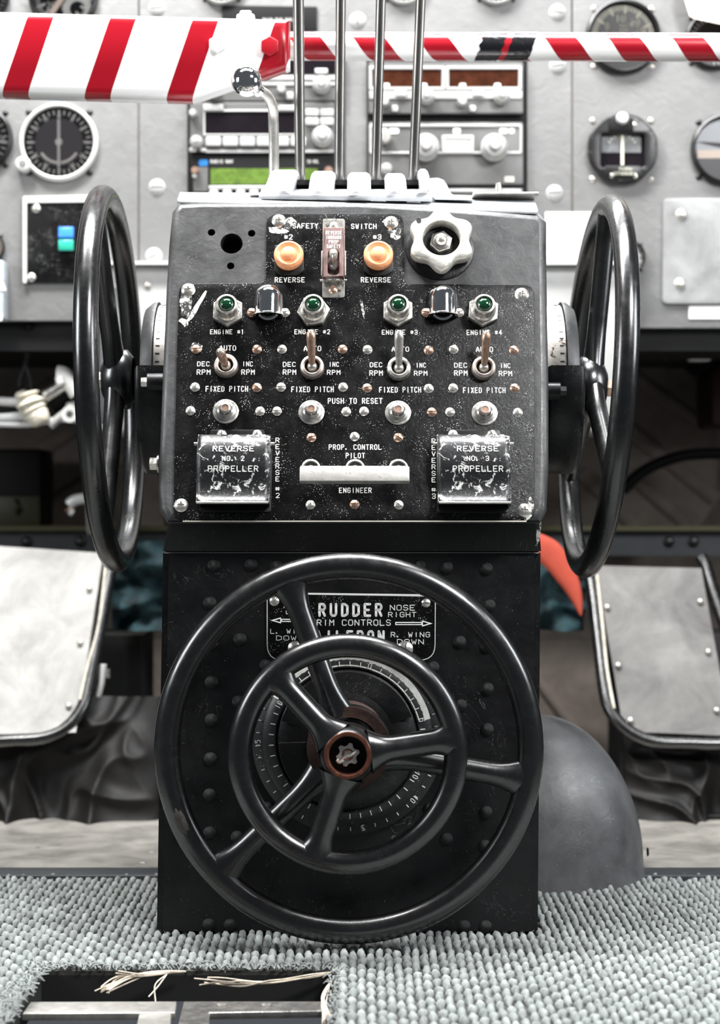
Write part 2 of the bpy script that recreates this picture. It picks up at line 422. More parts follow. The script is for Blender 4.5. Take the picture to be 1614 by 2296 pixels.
# ================= THE SETTING =================
def struct(name, me, mt): o = part(name, me, mt); o['kind'] = 'structure'; return o
HX0, HX1, HY0, HY1 = -0.272, -0.022, 1.36, 1.600      # opening torn in the carpet
def floor_mesh(z0, z1, y0, y1):
    return join(wbox(-1.3, HX0, y0, y1, z0, z1), wbox(HX1, 1.3, y0, y1, z0, z1),
                wbox(HX0, HX1, HY1, y1, z0, z1), wbox(HX0, HX1, y0, HY0, z0, z1))
fl = struct('floor', join(floor_mesh(-.03, -.008, .9, 2.02), wbox(-1.3, 1.3, 2.02, 3.7, -.03, -.008), wbox(-.35, .05, 1.25, 1.66, -.12, -.10)), m_dark)
# pale metal floor plate beyond the carpet
tp = thing('floor_plate', 'scuffed pale metal plate across the floor behind the pedestal', 'plate')
part('plate', wbox(-.95, .95, 2.005, 2.385, -.007, .0), m_floor, tp)
part('edge_strip', wbox(-.95, .95, 1.985, 2.03, -.004, .003, .001), m_beam, tp)
for x, y in ((340, 1912), (320, 1935), (1495, 1948), (1600, 1965), (20, 1962), (145, 1957)):
    d = F*HC/(y-1148); part('rivet', DOT, None, tp, T((x-807)*d/F, d, .0005) @ S(.0045, .0045, .15)).data = DOT
DOT.materials.append(m_alu)
part('seam_strip', wbox(.30, .95, 2.362, 2.392, 0, .006, .002), m_blk2, tp)
# footwell shell; unseen roof and sides added to keep it dark
struct('wall_front', wbox(-1.3, 1.3, 3.25, 3.3, -.03, 1.18), m_insul)
struct('shade_roof', join(wbox(-1.3, 1.3, 2.47, 3.3, .625, .64)), m_dark)
struct('shade_side_left', wbox(-1.3, -1.27, 2.40, 3.3, -.03, .66), m_dark)
struct('shade_side_right', wbox(1.27, 1.3, 2.40, 3.3, -.03, .66), m_dark)

# ---------------- carpet ----------------
def carpet():
    rs = random.Random(3)
    V, Fc = [], []
    nu, nv = 9, 8
    w_, l_ = .0078, .0245
    base = []
    for j in range(nv+1):
        t = j/nv
        for i in range(nu):
            a = 2*PI*i/nu
            base.append((t, a))
    ny = int((2.0-1.25)/l_)
    nx = int(1.12/w_)
    for ix in range(nx):
        x0 = -.56+ix*w_
        for iy in range(ny):
            y0 = 1.995-iy*l_-rs.uniform(-.003, .003)-(ix % 2)*l_*.5
            if y0 < 1.24: continue
            if HX0-.004 < x0 < HX1+.004 and y0 < HY1+.012: continue
            if abs(x0) < .172 and 1.745 < y0: continue
            if (x0-.20)**2/.108**2+(y0-2.02)**2/.102**2 < 1: continue
            dx, dz = rs.uniform(-.0006, .0006), rs.uniform(-.0009, .001)
            b = len(V); h = .0092+dz; ph = rs.uniform(0, 6)
            for t, a in base:
                yy = (t-.5)*l_*1.16
                e = math.sin(PI*min(max(t, .0), 1))**1.0 if 0 < t < 1 else 0
                rr = e*(1+.15*math.sin(2*a+t*11+ph))
                x = math.cos(a)*w_*.48*rr+dx
                z = math.sin(a)*h*.62*rr+h*.32*math.sin(PI*t)
                V.append((x0+x, y0+yy-math.sin(a)*.005*e, z-.0055))
            for j in range(nv):
                for i in range(nu):
                    k = (i+1) % nu
                    Fc.append((b+j*nu+i, b+j*nu+k, b+(j+1)*nu+k, b+(j+1)*nu+i))
    return mesh(V, Fc)
cp = thing('carpet', 'grey-green looped cord carpet around the foot of the pedestal', 'carpet')
part('backing', floor_mesh(-.0078, -.004, 1.2, 1.995), m_back, cp)
part('yarn_loop', carpet(), m_carpet, cp, kind='stuff')
def tufts():
    """frayed pile along the torn edges of the opening"""
    rs = random.Random(5); parts = []
    def tuft(x, y, n, l, z=0.0):
        for _ in range(n):
            a = rs.uniform(0, 2*PI); q = rs.uniform(.4, 1)*l
            p0 = Vector((x+rs.uniform(-.006, .006), y+rs.uniform(-.005, .005), z-.003))
            p1 = p0+Vector((cos(a)*q*.5, sin(a)*q*.5, q*.6)); p2 = p1+Vector((cos(a+.6)*q*.6, sin(a+.6)*q*.6, rs.uniform(-.6, .1)*q))
            parts.append(sweep([p0, p1, p2], [.0009, .0008, .0004], n=4))
    for i in range(60): tuft(HX0+(HX1-HX0)*i/59, HY1+.004, 5, .009)
    for i in range(50): tuft(HX0-.003, HY0+(HY1-HY0)*i/49, 7, .013)
    for i in range(36): tuft(HX1+.003, HY0+(HY1-HY0)*i/35, 4, .008)
    bm = bmesh.new()
    for m in parts: bm.from_mesh(m); bpy.data.meshes.remove(m)
    me = bpy.data.meshes.new('tufts'); bm.to_mesh(me); bm.free(); return me
part('frayed_pile', tufts(), m_carpet, cp, kind='stuff')
def strand(pts, r):
    return sweep(spline([P(*p) for p in pts], 5), [r]*(5*(len(pts)-1)+1), n=5)
def jute(bundles):
    ms = []
    rs = random.Random(11)
    for pts, n in bundles:
        for i in range(n):
            ms.append(strand([(x+rs.uniform(-1, 1)*(2+6*j), y+rs.uniform(-1, 1)*(1+3*j), d) for j, (x, y, d) in enumerate(pts)], .0006))
    bm = bmesh.new()
    for m in ms: bm.from_mesh(m)
    me = bpy.data.meshes.new('j'); bm.to_mesh(me); bm.free(); return me
part('jute_strands', jute([([(415, 2178, 1.592), (350, 2182, 1.585), (275, 2196, 1.575), (225, 2222, 1.56)], 9),
    ([(395, 2180, 1.59), (320, 2186, 1.58), (270, 2183, 1.575)], 5), ([(372, 2185, 1.585), (352, 2210, 1.57), (342, 2240, 1.56)], 2)]), m_yarn, cp, kind='stuff', label='pale jute strands frayed over the opening')
part('jute_cord', jute([([(748, 2180, 1.594), (690, 2190, 1.588), (600, 2205, 1.58), (520, 2202, 1.575), (450, 2200, 1.58)], 8),
    ([(742, 2200, 1.57), (728, 2240, 1.53), (736, 2290, 1.47)], 9)]), m_yarn, cp, kind='stuff', label='pale jute cord along the torn edge')
# metal bars down in the opening
def fp(px, py, z=0.0):
    d = F*(HC-z)/(py-1148); return ((px-807)*d/F, d)
def floor_plate_mesh(pts, z, t, bev=.001, holes=()):
    return plate([fp(x, y, z) for x, y in pts], t, bev, [[fp(x, y, z) for x, y in h] for h in holes], z0=z-t)
zb = -.012
o = thing('seat_rail', 'flat pale metal rail with a cross arm in the torn carpet opening', 'rail')
part('bar', floor_plate_mesh([(68, 2246), (396, 2245), (392, 2270), (50, 2272)], zb, .006), m_alu, o)
part('cross_arm', floor_plate_mesh([(312, 2272), (384, 2270), (372, 2420), (280, 2420)], zb-.001, .005), m_alu, o)
o = thing('bracket', 'dark metal bracket with two countersunk holes in the torn carpet opening', 'bracket')
part('bar', floor_plate_mesh([(412, 2245), (722, 2245), (722, 2266), (470, 2270), (462, 2420), (370, 2420)], zb, .006,
     holes=[circ(497, 2253, 13, 16, ry=3.4), circ(597, 2253, 13, 16, ry=3.4)]), m_steel, o)
for x in (497, 597):
    c = fp(x, 2253, zb); part('countersink', lathe([(.0042, .0003), (.0034, -.002), (.002, -.003), (.002, -.006)], 20), m_alu, o, T(c[0], c[1], zb))
o = tag(part('torn_patch', grid(30, 8, lambda u, v: Vector((-.19+.165*u, 1.415+.022*v, -.014+.008*noise.noise(Vector((u*14, v*4, 1)))))), m_back),
        'ragged strip of carpet backing over the dark bracket', 'carpet scrap')

# ================= INSTRUMENT PANEL =================
ip = thing('instrument_panel', 'tall grey wrinkle-painted instrument panel behind the pedestal', 'panel', B.M0.copy())
fplate(ip, 'panel_sheet', B, [(-420, -190), (312, -190), (312, 722), (-420, 722)], .012, -.012, m_grey, .0015)
fplate(ip, 'panel_sheet', B, [(315, -190), (1279, -190), (1279, 728), (315, 728)], .012, -.012, m_grey, .0015)
fplate(ip, 'panel_sheet', B, [(1282, -190), (2000, -190), (2000, 738), (1282, 738)], .012, -.012, m_grey, .0015)
part('lower_lip', wbox(-.75, .72, -.02, .03, -.16, -.014), m_blk2, ip, T(0, .62-HC-.0))
for x, y, a in ((352, 18, .1), (352, 420, .0), (802, 46, 1.4), (1250, 28, -.2), (1250, 148, .1), (1243, 433, .05), (345, 574, .4)):
    screw(ip, B, x, y, 19, 'g', a)
# pillar below the panel, behind the pedestal
cc = thing('centre_pillar', 'pale grey sheet metal pillar under the instrument panel', 'pillar')
p0, p1 = P(222, 596, 2.43), P(1416, 968, 2.43)
part('casing', wbox(p0.x, p1.x, 2.43, 2.60, p1.z, p0.z, .004), m_grey2, cc)
part('top_flange', wbox(p0.x-.004, p1.x+.004, 2.415, 2.45, p0.z, p0.z+.004), m_bezel, cc)
part('side_channel', wbox(P(222, 0, 2.4).x, P(256, 0, 2.4).x, 2.40, 2.43, P(0, 950, 2.4).z, P(0, 640, 2.4).z, .002), m_fair, cc)
for y in (640, 760, 900):
    part('rivet', DOT, None, cc, B.mat(330, y, .021) @ S(.005, .005, .3))
pw = thing('placard', 'white paper card with small red marks behind the right side wheel', 'card', B.M0.copy())
fplate(pw, 'sheet', B, [(1222, 476), (1400, 476), (1400, 592), (1222, 592)], .002, .001, m_paper, 0)
lettering(pw, B, 'VNE', 1242, 566, 1268, 573, .0035, mt=m_red, name='mark')
lettering(pw, B, 'KTS', 1278, 567, 1300, 573, .0035, mt=m_red, name='mark')
ps = thing('card_holder', 'pale strip holder with a dark lower edge beside the white card', 'holder', B.M0.copy())
fplate(ps, 'strip', B, [(1222, 594), (1366, 594), (1366, 633), (1222, 633)], .006, .001, m_grey2)
fplate(ps, 'lower_edge', B, [(1222, 632), (1366, 632), (1366, 637), (1222, 637)], .009, .001, m_blk2)

# ---------------- round instruments ----------------
def gauge(px, py, R, label, face=m_black, bez=m_black, br=.12, mounts=True, mk='s', group=None):
    k = B.k(px, py); r = R*k
    g = thing('gauge', label, 'gauge', B.mat(px, py, .0005), group)
    part('bezel', lathe([(r*(1-br), .003), (r*(1-br), .008), (r*(1-br*.6), .0105), (r*.98, .009), (r, .006), (r, 0), (r*(1-br), 0)], 48, close=True), bez, g)
    part('dial_face', lathe([(0, .002), (r*(1-br), .002)], 48), face, g)
    part('glass', lathe([(0, .0072), (r*(1-br*.9), .0072)], 48), m_glass, g)
    if mounts:
        for a in (45, 135, 225, 315):
            part('mounting_screw', SLOT[mk], None, g, T(r*1.09*cos(rad(a)), r*1.09*sin(rad(a))) @ S(r*.085))
    return g, r
def ticks(g, r, a0, a1, n, r0, r1, wd, mt=m_white, name='scale_marks', z=.0026, big=0, bw=2.2, bl=.12):
    ms = []
    for i in range(n):
        a = rad(a0+(a1-a0)*i/(n-1)); B_ = big and i % big == 0
        q0 = r0-(bl if B_ else 0)
        ms.append(xf(box((r1-q0)*r, wd*r*(bw if B_ else 1), .0006), RZ(a) @ T((q0+r1)/2*r, 0, z)))
    return part(name, join(*ms), mt, g)
def gtext(g, r, s, x, y, h, wd=None, mt=m_white, rot=0, z=.0027):
    wd = wd or h*.62*len(s)
    part('numeral', text(s, wd*r, h*r, .02), mt, g, T(x*r, y*r, z) @ RZ(rot))
def needle(g, r, a, l0, l1, wd, mt=m_white, z=.0045, name='needle'):
    v = [(l0*r, -wd*r, 0), (l1*.8*r, -wd*r, 0), (l1*r, 0, 0), (l1*.8*r, wd*r, 0), (l0*r, wd*r, 0)]
    part(name, plate([p[:2] for p in v], .0006, 0), mt, g, T(0, 0, z) @ RZ(rad(a)))
g, r = gauge(133, 320, 88, 'round bearing dial with thick white bezel and upright white needle', bez=m_bezel, br=.11, mk='b')
part('centre_disc', lathe([(0, .0034), (r*.60, .0034), (r*.62, .0026)], 40), mat('violet_grey', (.10, .09, .10), .5), g)
ticks(g, r, 0, 350, 36, .70, .82, .035, big=3, bl=.06, bw=1.6)
for i in range(12):
    a = rad(90-30*i); gtext(g, r, ['N', '3', '6', 'E', '12', '15', 'S', '21', '24', 'W', '30', '33'][i], .66*cos(a), .66*sin(a), .12, rot=a-PI/2)
needle(g, r, 90, -.62, .66, .035); gtext(g, r, 'ADF', .33, -.02, .12, .24)
part('needle_hub', lathe([(0, .007), (.09*r, .006), (.1*r, .004)], 20), m_white, g)
for i in range(14):
    a = rad(215+110*i/13); part('lamp_dot', DOT, None, g, T(r*.52*cos(a), r*.52*sin(a), .0035) @ S(r*.04))
part('set_knob', lathe([(0, .02), (r*.14, .02), (r*.19, .017), (r*.19, 0)], 24), m_bezel, g, T(-.87*r, -.60*r))
part('knob_centre', lathe([(0, .0215), (r*.08, .0215), (r*.1, .02)], 20), m_grey, g, T(-.87*r, -.60*r))
g, r = gauge(-46, 312, 76, 'dark round gauge cut by the left edge of the picture beside the white dial', mk='b')
ticks(g, r, -60, 240, 24, .70, .84, .03, big=4); gtext(g, r, 'OC', .70, .0, .2, .3); needle(g, r, 35, 0, .7, .04)
g, r = gauge(143, -6, 78, 'dark gauge with white figures above the wide striped boom', mk='b')
ticks(g, r, 180, 360, 26, .68, .84, .03, big=3); needle(g, r, 235, .0, .7, .08, m_peach); gtext(g, r, '20', -.35, -.25, .22); gtext(g, r, '8', 0.0, -.3, .2)
part('sub_dial', lathe([(r*.22, .0032), (r*.38, .0035), (r*.42, .003)], 28), m_white, g, T(.40*r, -.35*r))
g, r = gauge(-28, -6, 50, 'small dark gauge in the upper left corner of the panel', mk='b')
ticks(g, r, 200, 360, 12, .68, .84, .04)
g, r = gauge(1396, 84, 84, 'black gauge with cream figures and scale behind the thin striped tube', bez=m_black, mk='s')
ticks(g, r, 205, -20, 46, .70, .84, .028, m_cream, big=6, bl=.08, bw=1.8)
for s, a in (('6', 178), ('8', 147), ('10', 98), ('20', 52), ('30', 22), ('40', -12)):
    gtext(g, r, s, .50*cos(rad(a)), .50*sin(rad(a)), .2, mt=m_cream)
gtext(g, r, 'FEET', .02, .30, .09, mt=m_cream); gtext(g, r, 'X100', .02, .18, .09, mt=m_cream); needle(g, r, -75, -.1, .62, .03, m_cream)
g, r = gauge(1600, 92, 66, 'small gauge half hidden by the peach paper at the right end of the tube', mk='b')
ticks(g, r, -90, 200, 28, .66, .84, .05)
# attitude instrument
k = B.k(1394, 336); r = 84*k
g = thing('gauge', 'black flat-sided instrument with a rectangular window and cream needle', 'gauge', B.mat(1394, 336, .0005))
hole = rect(-.58*r, -.50*r, .58*r, .38*r)
part('bezel', plate(rnd([(r*1.0*cos(rad(22.5+45*i)), r*1.0*sin(rad(22.5+45*i))) for i in range(8)], .3*r, 5), .011, .0025, [rnd(hole, .08*r, 3)]), m_black, g)
part('dial_face', plate(rect(-.62*r, -.54*r, .62*r, .42*r), .001, 0, z0=.0008), m_disp, g)
part('sky_band', plate(rect(-.55*r, -.08*r, .5*r, .36*r), .0004, 0, z0=.0022), mat('hazy_band', (.12, .125, .13), .4, var=.5, vscale=60), g)
needle(g, r, 90, -.42, .40, .035, m_cream)
ticks(g, r, 150, 30, 9, .36, .42, .03, m_cream)
part('upper_cover', box(.66*r, .34*r, .004, .001, (-.06*r, .62*r, .011)), m_blk2, g)
part('roller', lathe([(0, .019), (.12*r, .018), (.17*r, .014), (.17*r, .01)], 24), m_bezel, g, T(-.02*r, .78*r))
part('lower_plate', box(.95*r, .30*r, .003, .0008, (0, -.62*r, .011)), m_black, g)
part('lettering', text('TURN', .34*r, .08*r, .02), m_cream, g, T(.05*r, -.56*r, .0128))
part('lettering', text('STANDBY', .6*r, .08*r, .02), m_cream, g, T(.05*r, -.68*r, .0128))
for i in range(14):
    a = rad(8+i*360/14); part('bezel_screw', SLOT['b'], None, g, T(.86*r*cos(a), .86*r*sin(a), .010) @ S(r*.06))
for x, y in ((-.30, -.72), (.34, -.74), (-.30, .62), (.30, .62)):
    part('mounting_screw', SLOT['s'], None, g, T(x*r, y*r, .0115) @ S(r*.07))
for a in (45, 135, 225, 315):
    part('mounting_screw', SLOT['s'], None, g, T(r*1.1*cos(rad(a)), r*1.1*sin(rad(a))) @ S(r*.085))
g, r = gauge(1628, 336, 80, 'horizon instrument with pale sky and peach ground at the right edge', face=mat('horizon_sky', (.5, .52, .55), .3), mk='b')
part('ground_half', plate([(r*.86*cos(rad(a)), r*.86*sin(rad(a))) for a in range(190, 351, 8)], .0005, 0, z0=.0024), mat('dark_ground', (.10, .10, .11), .4), g)
part('horizon_bar', plate(rect(-.82*r, -.25*r, .82*r, -.02*r), .0005, 0, z0=.003), m_peach, g)
part('aircraft_symbol', plate([(-.8*r, .22*r), (-.2*r, .08*r), (.5*r, .1*r), (.5*r, .16*r), (-.2*r, .18*r)], .0006, 0, z0=.004), m_black, g)
g, r = gauge(1408, 577, 38, 'small white-faced gauge just beside the right side wheel', face=m_paper, mk='b')
ticks(g, r, -120, 200, 12, .66, .84, .06, m_black); needle(g, r, 70, 0, .6, .06, m_black)
g, r = gauge(-22, 555, 34, 'small peach-faced gauge at the left edge of the panel', face=m_peach, mk='b')
for x, lb in ((905, 'small gauge at the top behind the third and fourth lever rods'), (1112, 'small gauge at the top edge right of the lever rods'), (497, 'small gauge at the top edge above the black name strip')):
    g, r = gauge(x, -38, 50, lb, bez=m_bezel, mounts=True, mk='b'); ticks(g, r, 180, 360, 12, .66, .84, .05)

# ---------------- flat panel pieces ----------------
o = thing('name_strip', 'matte black name strip at the top behind the striped boom', 'placard', B.M0.copy())
fplate(o, 'strip', B, [(498, 13), (711, 16), (711, 68), (498, 68)], .003, .0005, m_blk2)
for x0, x1 in ((590, 612), (618, 634), (640, 655)): lettering(o, B, 'NAV'[:2], x0, 40, x1, 48, .0037)
o = thing('black_cover', 'square black panel with a blue and green rocker left of the left wheel', 'panel', B.M0.copy())
fplate(o, 'plate', B, [(60, 450), (212, 446), (212, 634), (60, 634)], .006, .0005, m_pan, .0008)
fplate(o, 'frame_edge', B, rnd([(54, 443), (216, 440), (216, 455), (62, 457), (62, 636), (54, 636)], 2, 2), .008, .0005, m_bezel, .0005)
for x, y in ((81, 467), (70, 622)): screw(o, B, x, y, 10, 's', .6, .0065)
o = thing('rocker_switch', 'small rocker switch with blue top and green lower half', 'switch', B.mat(150, 538, .0065)); k = B.k(150, 538)
part('bezel', box(40*k, 56*k, .004, .001, (0, 0, .002)), m_blk2, o)
part('rocker', box(33*k, 25*k, .008, .001, (0, 12.5*k, .007)), m_blue, o, RX(-.15), label='glossy blue upper half')
part('rocker', box(33*k, 24*k, .008, .001, (0, -12.5*k, .007)), m_aqua, o, RX(.1), label='glossy green lower half')
o = thing('access_panel', 'flat grey access cover with round white heads at the right edge', 'panel', B.M0.copy())
fplate(o, 'plate', B, rnd([(1486, 446), (1850, 444), (1850, 682), (1484, 682)], 12, 3), .004, .0005, mat('smudged_grey', (.25, .25, .25), .4, var=.35, vscale=16, bump=.2), .0008)
for x, y in ((1528, 481), (1524, 637), (1800, 481), (1800, 637)): part('round_head', DOT, None, o, inv(o) @ B.mat(x, y, .0047) @ S(.0075, .0075, .5))
o = thing('label_strip', 'blank white label strip below the grey access cover', 'label', B.M0.copy())
fplate(o, 'strip', B, [(1544, 686), (1760, 686), (1760, 715), (1544, 715)], .001, .0006, m_paper, 0)
o = thing('mode_box', 'pale blue-grey selector box at the left edge of the panel', 'box', B.M0.copy())
fplate(o, 'case', B, rnd([(-120, 590), (18, 590), (18, 722), (-120, 722)], 6, 3), .03, .0005, mat('pale_blue_grey', (.40, .44, .47), .35, var=.2, vscale=30), .002)
fplate(o, 'label_patch', B, [(-40, 634), (8, 634), (14, 651), (-40, 651)], .001, .0305, m_paper, 0)
fplate(o, 'label_patch', B, [(-40, 706), (5, 706), (5, 719), (-40, 719)], .001, .0305, m_paper, 0)
o = thing('note_paper', 'torn peach-white paper hanging at the upper right corner', 'paper', B.M0.copy())
fplate(o, 'sheet', B, [(1528, -120), (1760, -120), (1760, 80), (1614, 54), (1556, 42), (1546, 36), (1535, 0)], .0012, .03, m_peach, 0)

# ---------------- radio units ----------------
def unit(label, x0, y0, x1, y1, off=.012, mt=m_face):
    u = thing('radio', label, 'radio', B.M0.copy())
    fplate(u, 'faceplate', B, rnd(rect(x0, y0, x1, y1), 4, 2), off, .0005, mt, .001)
    u['_z'] = off+.0005
    return u
def knob(u, x, y, R, h=.016, mt=m_face2, inner=True):
    k = B.k(x, y); r = R*k; z = u['_z']
    part('knob', lathe([(0, h), (r*.8, h), (r*.92, h*.92), (r, h*.5), (r*1.12, h*.4), (r*1.12, 0)], 24), mt, u, inv(u) @ B.mat(x, y, z))
    if inner: part('knob_cap', lathe([(0, h*1.35), (r*.42, h*1.35), (r*.5, h*1.25), (r*.5, h)], 20), m_face2, u, inv(u) @ B.mat(x, y, z))
def window(u, x0, y0, x1, y1, mt, fr=True, fw=5):
    z = u['_z']
    fplate(u, 'display', B, rect(x0, y0, x1, y1), .0006, z, mt, 0)
    if fr: fplate(u, 'display_frame', B, rnd(rect(x0-fw, y0-fw, x1+fw, y1+fw), 3, 2), .003, z, m_face2, .0008, holes=[rect(x0, y0, x1, y1)])
def button(u, x0, y0, x1, y1, h=.005, mt=m_face2):
    z = u['_z']; fplate(u, 'button', B, rnd(rect(x0, y0, x1, y1), 3, 2), h, z, mt, .0012)
hs = thing('radio_rack', 'black recessed rack holding the left column of radios', 'rack', B.M0.copy())
fplate(hs, 'backing', B, rect(420, 118, 774, 436), .0012, -.0002, m_blk2, 0)
hs = thing('radio_rack', 'black recessed rack holding the right column of radios', 'rack', B.M0.copy())
fplate(hs, 'backing', B, rect(822, 128, 1182, 436), .0012, -.0002, m_blk2, 0)
Z0 = .0012
u = unit('upper left radio with a dark window under the striped boom', 430, 120, 768, 231)
window(u, 600, 126, 752, 166, m_disp, False); button(u, 706, 155, 735, 167)
fplate(u, 'trim_bar', B, rect(440, 170, 762, 180), .002, u['_z'], m_face2, .0005); fplate(u, 'trim_bar', B, rect(440, 185, 762, 192), .002, u['_z'], m_face2, .0005)
knob(u, 721, 192, 18); knob(u, 631, 202, 9, .012, inner=False); button(u, 642, 208, 658, 224)
knob(u, 480, 205, 14)
u = unit('middle left radio with a long black display and six push keys', 428, 234, 751, 344)
window(u, 460, 251, 662, 301, m_disp, True, 4)
for i in range(6): button(u, 462+38*i, 309, 496+38*i, 329, .006)
button(u, 456, 236, 501, 250); button(u, 624, 238, 662, 250)
for j, (ya, yb) in enumerate(((246, 262), (266, 282))):
    for xa in (685, 718): button(u, xa, ya, xa+30, yb, .006)
knob(u, 723, 308, 21); knob(u, 441, 320, 13); knob(u, 433, 256, 8, .014, inner=False); button(u, 425, 332, 440, 342); button(u, 450, 334, 462, 342)
fplate(u, 'trim_bar', B, rect(460, 337, 748, 343), .002, u['_z'], m_face2, .0005)
u = unit('lower left radio with a green lit display', 430, 350, 752, 432, .010, m_blk2)
window(u, 472, 378, 712, 413, m_lcd, False)
fplate(u, 'side_strip', B, rect(434, 375, 466, 430), .002, u['_z'], m_face, .0005)
fplate(u, 'blue_mark', B, rnd(rect(446, 358, 466, 372), 4, 2), .001, u['_z'], mat('blue_ink', (.03, .22, .6), .4), 0)
lettering(u, B, 'RADIO NAV', 472, 358, 522, 366, u['_z']); lettering(u, B, 'SQ-VOL', 688, 358, 714, 366, u['_z'])
knob(u, 438, 384, 8, .012, m_copper, False); knob(u, 437, 396, 5, .01, inner=False); knob(u, 737, 386, 10, .014, m_copper, False)
fplate(u, 'trim_bar', B, rect(468, 417, 700, 425), .004, u['_z'], m_face2, .001)
for i in range(4): button(u, 470+30*i, 428, 490+30*i, 438, .008)
u = unit('upper right radio with two amber displays', 826, 144, 1171, 259)
for xa, xb in ((834, 990), (1006, 1162)): window(u, xa, 156, xb, 196, m_amber, True, 7)
for x in (859, 943, 1030, 1108): fplate(u, 'index_lamp', B, rnd(rect(x, 187, x+14, 196), 3, 2), .001, u['_z']+.0008, m_paper, 0)
fplate(u, 'trim_bar', B, rect(828, 204, 1170, 222), .002, u['_z'], m_face2, .0006)
for x in (862, 1036): knob(u, x, 230, 10, .014, inner=False); button(u, x+16, 238, x+30, 252)
for x in (956, 1124): knob(u, x, 219, 16, .018)
button(u, 886, 202, 910, 218, .006); button(u, 1060, 202, 1082, 218, .006)
u = unit('lower right radio with two large round knobs and a small window', 826, 278, 1171, 418)
fplate(u, 'face_rim', B, rnd(rect(828, 279, 1170, 346), 5, 2), .0025, u['_z'], m_face2, .001, holes=[rnd(rect(833, 285, 1164, 341), 3, 2)])
window(u, 998, 312, 1054, 337, m_paper, True, 8)
for x in (954, 1107): knob(u, x, 333, 27, .026, m_face2, True)
knob(u, 864, 312, 12, .016, m_alu, False); knob(u, 866, 380, 12, .012)
for x0, x1 in ((846, 868), (872, 894), (1016, 1032), (1120, 1138), (1141, 1153)): button(u, x0, 288, x1, 300, .001, m_paper)
fplate(u, 'amber_label', B, rect(1131, 396, 1152, 408), .001, u['_z'], m_cream, 0)
u = unit('thin radio mostly hidden behind the right shoulder of the pedestal', 826, 424, 1171, 470, .01)
fplate(u, 'face_rim', B, rnd(rect(828, 425, 1168, 468), 3, 2), .0025, u['_z'], m_face2, .001, holes=[rect(834, 431, 1162, 462)])
for _o in [q for q in bpy.data.objects if '_z' in q]: del _o['_z']

# ================= FOOTWELL =================
bm_ = thing('cross_beam', 'dark blue-grey beam with olive edge across the footwell behind the pedals', 'beam')
zt, zb_ = P(0, 1190, 2.72).z, P(0, 1246, 2.72).z
part('web', wbox(-.95, .95, 2.72, 2.75, zb_, zt), m_beam, bm_)
part('upper_flange', wbox(-.95, .95, 2.705, 2.75, zt, zt+.007), m_olive, bm_)
for x in (180, 1555, 1500, 60): part('bolt', SLOT['b'], None, bm_, Matrix.Translation(P(x, 1215, 2.718)) @ RX(PI/2) @ S(.008))
def lining(name, label, pts, ribs, d=3.1):
    o = thing(name, label, 'lining')
    fr = Frame(1148, d, 0)
    MAT_ = inv(o)
    outl = [tuple(fr.loc(x, y)[:2]) for x, y in pts]
    part('sheet', plate(rnd(outl, .01, 3), .02, .004), m_insul, o, fr.M0)
    for (xa, ya), (xb, yb), wd in ribs:
        a, b = fr.loc(xa, ya), fr.loc(xb, yb)
        part('rib', sweep([(a.x, a.y, .018), (b.x, b.y, .018)], wd*.5, .010, n=10), m_insul, o, fr.M0)
    return o
lining('quilted_lining', 'brown-grey quilted lining with slanting ribs beyond the right pedal', [(1390, 770), (1490, 790), (1580, 870), (1606, 1000), (1600, 1130), (1545, 1205), (1180, 1240), (1180, 900)],
       [((1400, 830), (1580, 960), .022), ((1400, 960), (1600, 1120), .03), ((1380, 1040), (1560, 1200), .026), ((1300, 1060), (1440, 1200), .03)])
lining('quilted_lining', 'brown-grey quilted lining with slanting ribs beyond the left pedal', [(-60, 780), (330, 770), (380, 1230), (-60, 1230)],
       [((20, 1060), (330, 860), .03), ((90, 1150), (340, 990), .026), ((-30, 960), (180, 830), .03)])
lining('quilted_lining', 'lower brown-grey lining between the right pedal and the pedestal', [(1180, 1430), (1420, 1430), (1420, 1700), (1180, 1700)], [((1200, 1520), (1290, 1640), .02)], 3.0)
lining('quilted_lining', 'lower brown-grey lining between the left pedal and the pedestal', [(200, 1430), (420, 1430), (420, 1720), (200, 1720)], [((340, 1480), (250, 1620), .02)], 3.0)
o = thing('dark_case', 'dark equipment case with olive lower half in the left footwell', 'case')
a, b = P(-60, 1006, 2.9), P(96, 1180, 2.9)
part('case_body', wbox(a.x, b.x, 2.9, 3.0, b.z, a.z, .006), m_leather, o)
part('lower_half', wbox(a.x, b.x-.003, 2.893, 2.9, b.z, P(0, 1112, 2.9).z, .002), mat('dark_olive', (.03, .028, .010), .5), o)
part('latch', sweep([P(35, 1120, 2.89), P(38, 1140, 2.885), P(35, 1152, 2.89)], .004, n=8), m_olive, o)
o = thing('brown_duct', 'short brown duct under the left end of the instrument panel', 'duct')
a, b = P(5, 762, 2.95), P(142, 796, 2.95); part('casing', wbox(a.x, b.x, 2.9, 2.98, b.z, a.z, .004), mat('tan_metal', (.16, .12, .09), .6), o)
def cable(name, label, pts, r, mt, n=8):
    q = spline([P(*p) for p in pts], 8); me = sweep(q, r, n=n)
    return tag(part(name, me, mt), label, 'cable')
cable('cable', 'upper pale cable entering the white tape wrap on the left', [(-40, 898, 2.5), (40, 902, 2.5), (80, 905, 2.5)], .006, m_wire)
cable('cable', 'lower pale cable entering the white tape wrap on the left', [(-40, 938, 2.5), (30, 935, 2.5), (95, 925, 2.5)], .006, m_wire)
cable('cable', 'black cable between the two pale cables on the left', [(-40, 920, 2.51), (30, 918, 2.51), (95, 915, 2.51)], .007, m_blk2)
cable('cable', 'grey thin cable sagging under the pale cables on the left', [(-40, 949, 2.5), (60, 952, 2.5), (150, 940, 2.5), (240, 962, 2.5)], .004, m_wire)
